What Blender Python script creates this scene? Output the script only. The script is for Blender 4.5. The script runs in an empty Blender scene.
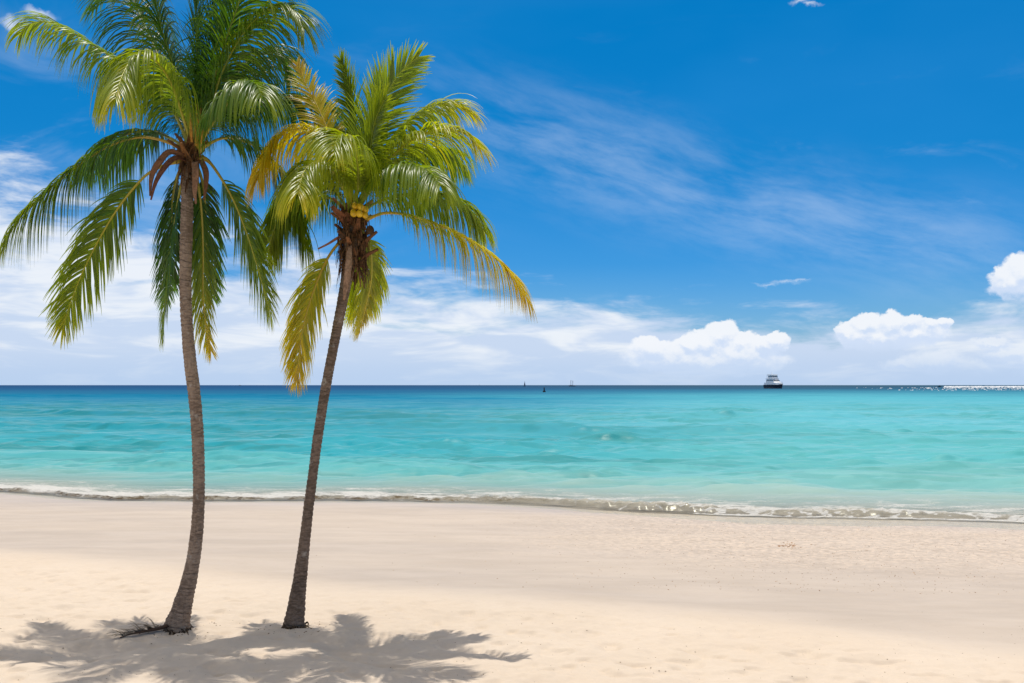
import bpy, math, random
import numpy as np
from mathutils import Vector, Matrix

random.seed(7)
RNG = np.random.default_rng(7)
scene = bpy.context.scene
COL = scene.collection

# ------------------------------------------------------------------ camera
F = 995.0            # focal length in pixels of a 1024 px wide picture (35 mm lens)
H = 4.6              # eye height above the sea
HOR = 385.0
cam_d = bpy.data.cameras.new("camera")
cam = bpy.data.objects.new("camera", cam_d)
COL.objects.link(cam)
cam.location = (0, 0, H)
cam.rotation_euler = (math.radians(90), 0, 0)
cam_d.sensor_width = 36.0
cam_d.lens = 36.0 * F / 1024.0
cam_d.shift_y = (HOR - 341.5) / 1024.0
cam_d.clip_end = 100000
cam_d.clip_start = 0.1
scene.camera = cam


def at(px, py, y):
    """pixel of the photograph + metres ahead -> a point of the place"""
    return Vector(((px - 512.0) / F * y, y, H + (HOR - py) / F * y))


# ------------------------------------------------------------------ helpers
def tag(o, label=None, cat=None, group=None, kind=None):
    if label: o['label'] = label
    if cat: o['category'] = cat
    if group: o['group'] = group
    if kind: o['kind'] = kind
    return o


def empty(name, loc):
    o = bpy.data.objects.new(name, None)
    COL.objects.link(o)
    o.location = loc
    o.empty_display_size = 0.3
    return o


def mesh_obj(name, verts, faces, mat, parent=None, smooth=True, col=None):
    me = bpy.data.meshes.new(name)
    me.from_pydata(np.asarray([tuple(v) for v in verts]) if not isinstance(verts, np.ndarray) else verts, [], faces)
    me.update()
    if smooth:
        me.polygons.foreach_set('use_smooth', [True] * len(me.polygons))
    if col is not None:
        a = me.attributes.new('Col', 'FLOAT_COLOR', 'POINT')
        c = np.ones((len(verts), 4), dtype=np.float32)
        c[:, :3] = np.array(col, dtype=np.float32)
        a.data.foreach_set('color', c.ravel())
    if mat: me.materials.append(mat)
    o = bpy.data.objects.new(name, me)
    COL.objects.link(o)
    if parent is not None:
        o.parent = parent
    return o


def grid_obj(name, X, Y, Z, mat, attrs=None):
    nr, nc = X.shape
    me = bpy.data.meshes.new(name)
    nv = nr * nc
    me.vertices.add(nv)
    co = np.stack([X, Y, Z], -1).reshape(-1, 3).astype(np.float32)
    me.vertices.foreach_set('co', co.ravel())
    i = (np.arange(nr - 1)[:, None] * nc + np.arange(nc - 1)[None, :])
    q = np.stack([i, i + 1, i + nc + 1, i + nc], -1).reshape(-1, 4).astype(np.int32)
    nf = len(q)
    me.loops.add(nf * 4)
    me.loops.foreach_set('vertex_index', q.ravel())
    me.polygons.add(nf)
    me.polygons.foreach_set('loop_start', np.arange(nf, dtype=np.int32) * 4)
    me.polygons.foreach_set('loop_total', np.full(nf, 4, dtype=np.int32))
    me.polygons.foreach_set('use_smooth', np.ones(nf, dtype=bool))
    me.update(calc_edges=True)
    for k, v in (attrs or {}).items():
        a = me.attributes.new(k, 'FLOAT', 'POINT')
        a.data.foreach_set('value', v.reshape(-1).astype(np.float32))
    me.materials.append(mat)
    o = bpy.data.objects.new(name, me)
    COL.objects.link(o)
    return o


def _hash(ix, iy, seed):
    n = (ix.astype(np.int64) * 374761393 + iy.astype(np.int64) * 668265263 + seed * 144665) & 0xFFFFFFFF
    n = ((n ^ (n >> 13)) * 1274126177) & 0xFFFFFFFF
    n = n ^ (n >> 16)
    return (n & 0xFFFFFF) / float(0xFFFFFF)


def vnoise(x, y, seed=0):
    ix = np.floor(x); iy = np.floor(y)
    fx = x - ix; fy = y - iy
    fx = fx * fx * fx * (fx * (fx * 6 - 15) + 10); fy = fy * fy * fy * (fy * (fy * 6 - 15) + 10)
    a = _hash(ix, iy, seed); b = _hash(ix + 1, iy, seed)
    c = _hash(ix, iy + 1, seed); d = _hash(ix + 1, iy + 1, seed)
    return (a + (b - a) * fx) + ((c + (d - c) * fx) - (a + (b - a) * fx)) * fy


def fbm(x, y, seed=0, octs=4):
    v = 0; a = 0.5; t = 0
    for o in range(octs):
        v = v + a * vnoise(x * 2 ** o + 17.3 * o, y * 2 ** o - 9.1 * o, seed + o); t += a; a *= 0.5
    return v / t


def sst(a, b, x):
    t = np.clip((x - a) / (b - a), 0, 1)
    return t * t * (3 - 2 * t)


# ------------------------------------------------------------------ node helper
class NT:
    def __init__(s, tree):
        s.t = tree; s.n = tree.nodes; s.l = tree.links

    def node(s, typ, **kw):
        nd = s.n.new(typ)
        for k, v in kw.items(): setattr(nd, k, v)
        return nd

    def put(s, sock, v):
        if isinstance(v, E): v = v.s
        if hasattr(v, 'links'): s.l.new(v, sock)
        elif v is not None: sock.default_value = v

    def m(s, op, a, b=None, c=None, clamp=False):
        nd = s.node('ShaderNodeMath', operation=op, use_clamp=clamp)
        s.put(nd.inputs[0], a)
        if b is not None: s.put(nd.inputs[1], b)
        if c is not None: s.put(nd.inputs[2], c)
        return E(s, nd.outputs[0])

    def sstep(s, a, b, x):
        nd = s.node('ShaderNodeMapRange', interpolation_type='SMOOTHSTEP')
        s.put(nd.inputs['Value'], x); s.put(nd.inputs['From Min'], a); s.put(nd.inputs['From Max'], b)
        return E(s, nd.outputs[0])

    def lin(s, a, b, x, c=0.0, d=1.0):
        nd = s.node('ShaderNodeMapRange')
        s.put(nd.inputs['Value'], x); s.put(nd.inputs['From Min'], a); s.put(nd.inputs['From Max'], b)
        s.put(nd.inputs['To Min'], c); s.put(nd.inputs['To Max'], d)
        return E(s, nd.outputs[0])

    def vec(s, x, y, z=0.0):
        nd = s.node('ShaderNodeCombineXYZ')
        s.put(nd.inputs[0], x); s.put(nd.inputs[1], y); s.put(nd.inputs[2], z)
        return nd.outputs[0]

    def noise(s, vec, scale=1.0, detail=4.0, rough=0.55, dist=0.0, col=False):
        nd = s.node('ShaderNodeTexNoise')
        s.put(nd.inputs['Vector'], vec); s.put(nd.inputs['Scale'], scale)
        s.put(nd.inputs['Detail'], detail); s.put(nd.inputs['Roughness'], rough)
        s.put(nd.inputs['Distortion'], dist)
        return E(s, nd.outputs[0])

    def mix(s, f, a, b, blend='MIX'):
        nd = s.node('ShaderNodeMix', data_type='RGBA', blend_type=blend)
        s.put(nd.inputs[0], f)
        for sock, v in ((nd.inputs[6], a), (nd.inputs[7], b)):
            if isinstance(v, (tuple, list)): v = (*v[:3], 1.0)
            s.put(sock, v)
        return nd.outputs[2]

    def mixsh(s, f, a, b):
        nd = s.node('ShaderNodeMixShader')
        s.put(nd.inputs[0], f); s.l.new(a, nd.inputs[1]); s.l.new(b, nd.inputs[2])
        return nd.outputs[0]

    def ramp(s, f, stops, interp='LINEAR'):
        nd = s.node('ShaderNodeValToRGB')
        cr = nd.color_ramp; cr.interpolation = interp
        while len(cr.elements) < len(stops): cr.elements.new(0.5)
        for e, (p, c) in zip(cr.elements, stops):
            e.position = p; e.color = (*c, 1.0)
        s.put(nd.inputs[0], f)
        return nd.outputs[0]

    def attr(s, name, out='Fac'):
        nd = s.node('ShaderNodeAttribute', attribute_name=name)
        return nd.outputs[out] if out != 'Fac' else E(s, nd.outputs['Fac'])

    def bump(s, h, strength=0.3, dist=0.05, normal=None):
        nd = s.node('ShaderNodeBump')
        s.put(nd.inputs['Strength'], strength); s.put(nd.inputs['Distance'], dist)
        s.put(nd.inputs['Height'], h)
        if normal is not None: s.l.new(normal, nd.inputs['Normal'])
        return nd.outputs[0]


class E:
    def __init__(s, nt, sock): s.nt = nt; s.s = sock
    def __add__(s, o): return s.nt.m('ADD', s, o)
    __radd__ = __add__
    def __mul__(s, o): return s.nt.m('MULTIPLY', s, o)
    __rmul__ = __mul__
    def __sub__(s, o): return s.nt.m('SUBTRACT', s, o)
    def __rsub__(s, o): return s.nt.m('SUBTRACT', o, s)
    def __truediv__(s, o): return s.nt.m('DIVIDE', s, o)
    def __pow__(s, o): return s.nt.m('POWER', s, o)
    def max(s, o): return s.nt.m('MAXIMUM', s, o)
    def min(s, o): return s.nt.m('MINIMUM', s, o)
    def smax(s, o, k): return s.nt.m('SMOOTH_MAX', s, o, k)
    def sat(s): return s.nt.m('ADD', s, 0.0, clamp=True)


def new_mat(name):
    m = bpy.data.materials.new(name)
    m.use_nodes = True
    m.node_tree.nodes.clear()
    nt = NT(m.node_tree)
    out = nt.node('ShaderNodeOutputMaterial')
    return m, nt, out


def principled(nt, out, base, rough=0.7, spec=0.3, normal=None, metallic=0.0):
    p = nt.node('ShaderNodeBsdfPrincipled')
    if isinstance(base, (tuple, list)): base = (*base[:3], 1.0)
    nt.put(p.inputs['Base Color'], base)
    nt.put(p.inputs['Roughness'], rough)
    nt.put(p.inputs['Specular IOR Level'], spec)
    nt.put(p.inputs['Metallic'], metallic)
    if normal is not None: nt.l.new(normal, p.inputs['Normal'])
    if out is not None: nt.l.new(p.outputs[0], out.inputs[0])
    return p


# ------------------------------------------------------------------ light
SUN_EL = 78.0
SUN_AZ = 2.0        # degrees from straight ahead (+Y), positive to the right (+X)
el, az = math.radians(SUN_EL), math.radians(SUN_AZ)
to_sun = Vector((math.sin(az) * math.cos(el), math.cos(az) * math.cos(el), math.sin(el)))
sun_d = bpy.data.lights.new("sun", 'SUN')
sun_d.energy = 3.6
sun_d.angle = math.radians(0.5)
sun_d.color = (1.0, 0.95, 0.87)
sun = bpy.data.objects.new("sun", sun_d)
COL.objects.link(sun)
sun.rotation_euler = to_sun.to_track_quat('Z', 'Y').to_euler()
sun.location = (0, 0, 60)

world = bpy.data.worlds.new("World")
scene.world = world
world.use_nodes = True
wn = NT(world.node_tree)
wn.n.clear()


def dir_u(px): return math.atan2(px - 512.0, F) * 1000.0
def dir_w(px, py): return math.atan2(HOR - py, math.hypot(F, px - 512.0)) * 1000.0


def build_sky():
    n = wn
    sky = n.node('ShaderNodeTexSky', sky_type='NISHITA')
    sky.sun_disc = False
    sky.sun_elevation = el
    sky.sun_rotation = az
    sky.altitude = 0
    sky.air_density = 1.0
    sky.dust_density = 0.4
    sky.ozone_density = 2.0
    tc = n.node('ShaderNodeTexCoord')
    sep = n.node('ShaderNodeSeparateXYZ')
    n.l.new(tc.outputs['Generated'], sep.inputs[0])
    x, y, z = (E(n, o) for o in sep.outputs)
    # sky directions in thousandths of a radian: U round the horizon, W above it
    U = n.m('ARCTAN2', x, y) * 1000.0
    W = n.m('ARCSINE', z) * 1000.0
    # deep clean tropical blue low in the sky, paler towards the zenith veil
    tint = n.ramp(n.lin(0, 1000, W), [
        (0.0, (0.62, 0.80, 1.10)), (0.06, (0.38, 0.72, 1.13)), (0.12, (0.14, 0.60, 1.09)), (0.22, (0.03, 0.58, 1.02)), (0.36, (0.006, 0.63, 1.06)),
        (0.5, (0.2, 0.7, 1.1)), (0.8, (0.9, 0.95, 1.0)), (1.0, (1, 1, 1))])
    base = n.mix(1.0, sky.outputs[0], tint, 'MULTIPLY')
    K = 1.0 / 0.1
    def cc(r, g, b): return (r * K, g * K, b * K)

    # soft blue patchiness
    pn = n.noise(n.vec(U * 0.004, W * 0.009, 3.1), 1.0, 3.0, 0.5)
    base = n.mix((pn - 0.4).sat() * 0.35, base, cc(0.06, 0.34, 0.82))

    # --- high cirrus veils: one long diagonal streak and a faint one at the left
    ca, sa = math.cos(math.radians(-17)), math.sin(math.radians(-17))
    a1 = U * ca + W * sa
    b1 = W * ca - U * sa
    wv = n.noise(n.vec(a1 * 0.004, b1 * 0.004, 9.0), 1.0, 2.0, 0.5)
    u0, w0 = dir_u(720), dir_w(720, 195)
    bc = w0 * ca - u0 * sa
    ac = u0 * ca + w0 * sa
    bb = b1 - bc + (wv - 0.5) * 40.0
    band = n.sstep(85.0, 0.0, n.m('ABSOLUTE', bb)) * n.sstep(420.0, 150.0, n.m('ABSOLUTE', a1 - ac))
    st = n.noise(n.vec(a1 * 0.009, bb * 0.034, 1.0), 1.0, 6.0, 0.62, 0.12)
    cir = (band * n.sstep(0.36, 0.85, st + band * 0.1)) * 0.34
    st2 = n.noise(n.vec(U * 0.004 + W * 0.002, W * 0.010, 5.0), 1.0, 6.0, 0.6, 0.9)
    left = n.sstep(60.0, -520.0, U) * n.sstep(420.0, 230.0, W)
    cir2 = (n.sstep(0.46, 0.85, st2) * left) * 0.62
    st3 = n.noise(n.vec(U * 0.006, W * 0.022, 8.0), 1.0, 7.0, 0.6, 0.6)
    cir3 = n.sstep(0.55, 0.85, st3) * n.sstep(30.0, 90.0, W) * n.sstep(380.0, 200.0, W) * 0.22
    veil = cir.max(cir2).max(cir3)
    c = n.mix(veil, base, cc(0.62, 0.75, 0.94))

    # --- low stratus towards the left, thinning to the right
    T = n.ramp(n.lin(-800, 800, U), [(0.0, (0.165,) * 3), (0.24, (0.155,) * 3), (0.38, (0.105,) * 3), (0.5, (0.078,) * 3),
                                      (0.58, (0.070,) * 3), (0.68, (0.056,) * 3), (1.0, (0.058,) * 3)])
    Tn = E(n, n.node('ShaderNodeSeparateColor').outputs[0])
    n.l.new(T, Tn.s.node.inputs[0])
    Ts = Tn * 1000.0
    f1 = n.noise(n.vec(U * 0.0075, W * 0.030, 2.0), 1.0, 6.0, 0.58, 0.35)
    f2 = n.noise(n.vec(U * 0.016, W * 0.075, 12.0), 1.0, 4.0, 0.6, 0.3)
    dens = 1.2 - W / Ts + (f1 - 0.5) * 2.0 + (f2 - 0.5) * 0.5
    al = n.sstep(-0.10, 0.50, dens) * 0.95
    sh = n.noise(n.vec(U * 0.009, W * 0.045, 31.0), 1.0, 4.0, 0.6, 0.4)
    lowc = n.mix(n.sstep(0.40, 0.66, sh + (W / 130.0 - 0.45) * 0.22), cc(0.60, 0.71, 0.90), cc(0.87, 0.91, 0.97))
    lowc = n.mix(n.sstep(38.0, 0.0, W) * 0.45, lowc, cc(0.46, 0.60, 0.85))
    c = n.mix(al, c, lowc)

    d1 = n.noise(n.vec(U * 0.05, W * 0.05, 4.0), 1.0, 6.0, 0.62) - 0.5
    d2 = n.noise(n.vec(U * 0.05, W * 0.05, 24.0), 1.0, 4.0, 0.62) - 0.5
    fine = n.noise(n.vec(U * 0.085, W * 0.11, 11.0), 1.0, 6.0, 0.6)

    # --- cumulus heaps: (px, py, rx, ry) lobes of each cloud
    def cumulus(c, lobes, base_py, seed, soft=0.2, alpha=0.97, fade=14.0, lo=(0.64, 0.75, 0.94), hi=(0.90, 0.93, 0.98)):
        Ud = U + d1 * 22.0
        Wd = W + d2 * 20.0
        f = None; g = None
        for (px, py, rx, ry) in lobes:
            uu, ww = dir_u(px), dir_w(px, py)
            rx, ry = rx * 1.0, ry * 1.0
            du = (Ud - uu) * (1.0 / rx); dw = (Wd - ww) * (1.0 / ry)
            v = 1.0 - n.m('SQRT', du * du + dw * dw)
            f = v if f is None else f.max(v)
            # the same lobes seen slightly from above: how much cloud lies between here and the sun
            dw2 = (Wd - ww + 0.55 * ry) * (1.0 / ry)
            du2 = du
            v2 = (1.0 - n.m('SQRT', du2 * du2 + dw2 * dw2))
            g = v2 if g is None else g.smax(v2, 0.25)
        bw = dir_w(lobes[0][0], base_py)
        a = n.sstep(0.0, soft, f) * n.sstep(-fade * 0.5, fade, W - bw + d1 * 26.0) * alpha
        light = n.sstep(-0.05, 0.55, (f - g) * 0.75 + (fine - 0.5) * 1.0 + (W - bw) * 0.007 + 0.03)
        col = n.mix(light, cc(*lo), cc(*hi))
        return n.mix(a, c, col)

    c = cumulus(c, [(722, 334, 20, 17), (705, 342, 22, 14), (690, 346, 20, 13), (740, 343, 16, 11), (652, 349, 26, 13), (676, 351, 22, 11),
                    (762, 344, 13, 9), (777, 341, 13, 10), (735, 352, 44, 20), (680, 357, 64, 18), (715, 362, 80, 16)], 380, 4.0, fade=26.0)
    c = cumulus(c, [(868, 325, 20, 12), (849, 331, 15, 11), (893, 324, 20, 13), (912, 323, 14, 11), (928, 326, 16, 9), (944, 324, 9, 6),
                    (880, 336, 46, 17), (915, 333, 34, 13), (860, 335, 26, 15)], 354, 9.0, fade=14.0)
    c = cumulus(c, [(1012, 280, 22, 17), (1028, 272, 24, 20), (1003, 286, 13, 9), (1050, 276, 34, 24), (1030, 288, 38, 12)], 300, 15.0, fade=8.0)
    c = cumulus(c, [(935, 362, 42, 14), (905, 366, 28, 9), (966, 368, 40, 11), (1010, 352, 34, 12), (990, 342, 22, 6), (1030, 362, 40, 14)],
                374, 22.0, soft=0.5, alpha=0.75, fade=18.0, hi=(0.84, 0.89, 0.96))
    c = cumulus(c, [(786, 282, 26, 3.4), (768, 284, 20, 2.4), (798, 280, 14, 2.2)], 300, 27.0, soft=1.3, alpha=0.45, fade=4.0, lo=(0.6, 0.75, 0.95))
    c = cumulus(c, [(800, 2, 15, 4.0), (812, 4, 12, 3.0)], 30, 33.0, soft=1.2, alpha=0.6, fade=4.0)
    c = cumulus(c, [(14, 24, 15, 9), (40, 14, 20, 7), (270, 259, 17, 9), (310, 22, 10, 5)], 300, 38.0, soft=0.9, alpha=0.6, fade=4.0)
    # band of pale air just over the horizon, right across
    c = n.mix(n.sstep(45.0, 0.0, W) * 0.45, c, cc(0.46, 0.63, 0.87))
    # broken high cloud overhead and behind the viewer (never in the frame, it only lights the beach)
    hn = n.noise(n.vec(x, y, z), 2.2, 5.0, 0.55)
    hi_ = n.sstep(0.40, 0.60, hn) * n.sstep(450.0, 750.0, W) * 0.9
    c = n.mix(hi_, c, cc(1.38, 1.26, 1.10))
    bg = n.node('ShaderNodeBackground')
    n.l.new(c, bg.inputs[0])
    bg.inputs[1].default_value = 0.1
    out = n.node('ShaderNodeOutputWorld')
    n.l.new(bg.outputs[0], out.inputs[0])
    world.cycles.sampling_method = 'NONE'


build_sky()

# ------------------------------------------------------------------ shore line and beach profile
_shore_px = [(0, 493), (50, 498), (100, 501), (200, 502), (300, 502), (400, 502), (480, 504), (560, 508), (620, 512), (700, 516), (780, 519),
             (850, 520), (900, 521), (960, 522), (1010, 524), (1024, 525)]
_sx, _sy = [-400, -150, -60], [130, 80, 54.5]
for (px, py) in _shore_px:
    yy = H * F / (py - HOR)
    _sx.append((px - 512) / F * yy); _sy.append(yy)
_sx += [28, 60, 150, 400]; _sy += [32.0, 30.5, 28, 27]
_dx = np.linspace(-400, 400, 8001)
_dy = np.interp(_dx, _sx, _sy)
_k = np.hanning(41); _k /= _k.sum()
_dy = np.convolve(np.pad(_dy, 20, mode='edge'), _k, mode='valid')


def y_shore(x): return np.interp(x, _dx, _dy)


def sand_profile(l):
    """height of the beach l metres inland of the water line (negative = sea bed)"""
    land = 0.030 * l + 0.010 * np.sqrt(np.maximum(l, 0) ** 2 + 4.0) - 0.02
    sea = 0.075 * l - 0.0 * l
    return np.where(l > 0, land, np.maximum(sea, -4.5))


_wet_px = [(0, 553), (100, 563), (200, 574), (300, 585), (400, 591), (500, 599), (600, 607), (700, 616), (800, 628), (900, 640), (1024, 656)]
_wx, _wy = [-300, -60], [90, 38]
for (px, py) in _wet_px:
    yy = 12.0
    for _ in range(40):
        xx = (px - 512) / F * yy
        yy = (H - float(sand_profile(y_shore(xx) - yy))) * F / (py - HOR)
    _wx.append((px - 512) / F * yy); _wy.append(yy)
_wx += [30, 300]; _wy += [9, 5]
_ddy = np.interp(_dx, _wx, _wy)
_ddy = np.convolve(np.pad(_ddy, 20, mode='edge'), _k, mode='valid')


def y_wet(x): return np.interp(x, _dx, _ddy)


MOUNDS = []


def sand_z(x, y):
    x = np.asarray(x, float); y = np.asarray(y, float)
    l = y_shore(x) - y
    z = sand_profile(l)
    dry = sst(-0.3, 2.5, y_wet(x) - y)
    dist = np.maximum(y, 1)
    rough = (fbm(x * 0.9, y * 0.9, 3, 2) - 0.5) * 0.12 + (fbm(x * 3.0, y * 3.0, 11, 4) - 0.5) * 0.10
    pock = -0.040 * sst(0.62, 0.85, vnoise(x * 4.2, y * 4.2, 21)) + 0.010 * sst(0.6, 0.9, vnoise(x * 6.0, y * 6.0, 5))
    zz = z + dry * (rough + pock)
    zz = zz + (1 - dry) * ((fbm(x * 0.25, y * 0.5, 8, 3) - 0.5) * 0.10) * sst(0.0, 2.0, l) + (1 - dry) * (fbm(x * 1.2, y * 2.2, 9, 3) - 0.5) * 0.022 * sst(0.0, 2.0, l)
    # a low berm where the last high tide stopped
    zz = zz + 0.05 * np.exp(-((y_wet(x) - y - 0.8) / 1.2) ** 2)
    for (mx, my, mr, mh) in MOUNDS:
        zz = zz + mh * np.exp(-(((x - mx) / mr) ** 2 + ((y - my) / mr) ** 2)) * (0.6 + 0.8 * vnoise(x * 3.5, y * 3.5, 77))
    return zz


def ground(px, py):
    y = 14.0
    for _ in range(60):
        x = (px - 512) / F * y
        y = 0.5 * y + 0.5 * (H - float(sand_z(x, y))) * F / (py - HOR)
    return Vector(((px - 512) / F * y, y, float(sand_z((px - 512) / F * y, y))))


# ------------------------------------------------------------------ sand
def sand_material():
    m, n, out = new_mat('beach_sand')
    wet = n.attr('wet'); grit = n.attr('grit'); film = n.attr('film')
    g = n.node('ShaderNodeNewGeometry')
    P = g.outputs['Position']
    mp = n.node('ShaderNodeMapping'); n.l.new(P, mp.inputs[0]); mp.inputs['Scale'].default_value = (0.35, 1.1, 1)
    streak = n.noise(mp.outputs[0], 0.9, 5, 0.6, 0.3)
    big = n.noise(P, 0.35, 4, 0.55)
    fine = n.noise(P, 55, 3, 0.7)
    mid = n.noise(P, 9, 4, 0.6)
    w2 = n.sstep(0.05, 0.95, wet + (big - 0.5) * 0.45 + (streak - 0.5) * 0.25)
    dry = n.mix(n.sstep(0.35, 0.7, big), (0.595, 0.490, 0.380), (0.62, 0.517, 0.408))
    dry = n.mix(n.sstep(0.45, 0.8, mid) * 0.25, dry, (0.555, 0.44, 0.325))
    wetc = n.mix(n.sstep(0.3, 0.7, streak), (0.415, 0.348, 0.286), (0.485, 0.41, 0.34))
    mpw = n.node('ShaderNodeMapping'); n.l.new(P, mpw.inputs[0]); mpw.inputs['Scale'].default_value = (0.07, 0.26, 1)
    wvar = n.noise(mpw.outputs[0], 1.0, 5, 0.6, 0.5)
    w2 = w2 * n.lin(0.32, 0.68, wvar, 0.68, 1.0).min(1.0)
    c = n.mix(w2, dry, wetc)
    mot = n.noise(P, 2.6, 5, 0.65)
    c = n.mix((mot - 0.5).max(0.0) * 0.7, c, (0.40, 0.32, 0.245))
    # coarse shell sand on the right part of the swash
    gn = n.noise(P, 5.5, 6, 0.78)
    gm = (n.sstep(0.46, 0.60, gn) * grit)
    c = n.mix(gm * 0.7, c, (0.66, 0.53, 0.41))
    c = n.mix(n.sstep(0.48, 0.36, gn) * grit * 0.55, c, (0.37, 0.275, 0.20))
    c = n.mix(n.sstep(0.58, 0.68, n.noise(P, 9.5, 4, 0.75)) * grit * 0.6, c, (0.30, 0.22, 0.15))
    c = n.mix(n.sstep(0.60, 0.72, fine) * 0.22, c, (0.36, 0.27, 0.18))
    rough = 0.9 - w2 * 0.18 - film * 0.30
    h = fine * 0.15 + mid * 0.6 + gn * grit * 0.9
    bmp = n.bump(h, (1.0 - w2 * 0.75 + grit * 0.25) * 0.5, 0.04)
    principled(n, out, c, rough, (w2 * 0.08 + 0.10 + film * 0.2), bmp)
    return m


def build_sand():
    ys = np.concatenate([np.linspace(-25, 8.8, 14), np.geomspace(9.0, 46.0, 720), np.linspace(46.5, 135, 60)])
    u = np.concatenate([[-14, -6, -3, -1.7, -1.25], np.linspace(-1, 1, 640), [1.25, 1.7, 3, 6, 14]])
    wid = 0.60 * np.maximum(ys, 9) + 6
    X = wid[:, None] * u[None, :]
    Y = np.repeat(ys[:, None], X.shape[1], 1)
    Z = sand_z(X, Y)
    l = y_shore(X) - Y
    wet = sst(-2.2, 2.6, Y - y_wet(X))
    grit = sst(-3, 6, X - 0.05 * (Y - 25)) * sst(14.5, 9.0, l + 0.2 * (X - 8) + 2.0 * (fbm(X * 0.3, Y * 0.3, 40, 3) - 0.5)) * sst(-2.0, 0.0, l)
    film = sst(4.5, 0.3, l + 2.0 * (fbm(X * 0.2, Y * 0.2, 44, 3) - 0.5))
    o = grid_obj('beach', X, Y, Z, sand_material(), {'wet': wet, 'grit': grit, 'film': film})
    tag(o, kind='structure')
    return o


gA, gB = ground(177, 632), ground(295, 629)
MOUNDS += [(gA.x, gA.y + 0.1, 0.55, 0.035), (gB.x + 0.05, gB.y + 0.1, 0.45, 0.035), (gA.x + 1.1, gA.y - 0.9, 0.5, 0.05), (gB.x + 0.7, gB.y - 0.35, 0.35, 0.05)]
build_sand()


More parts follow.
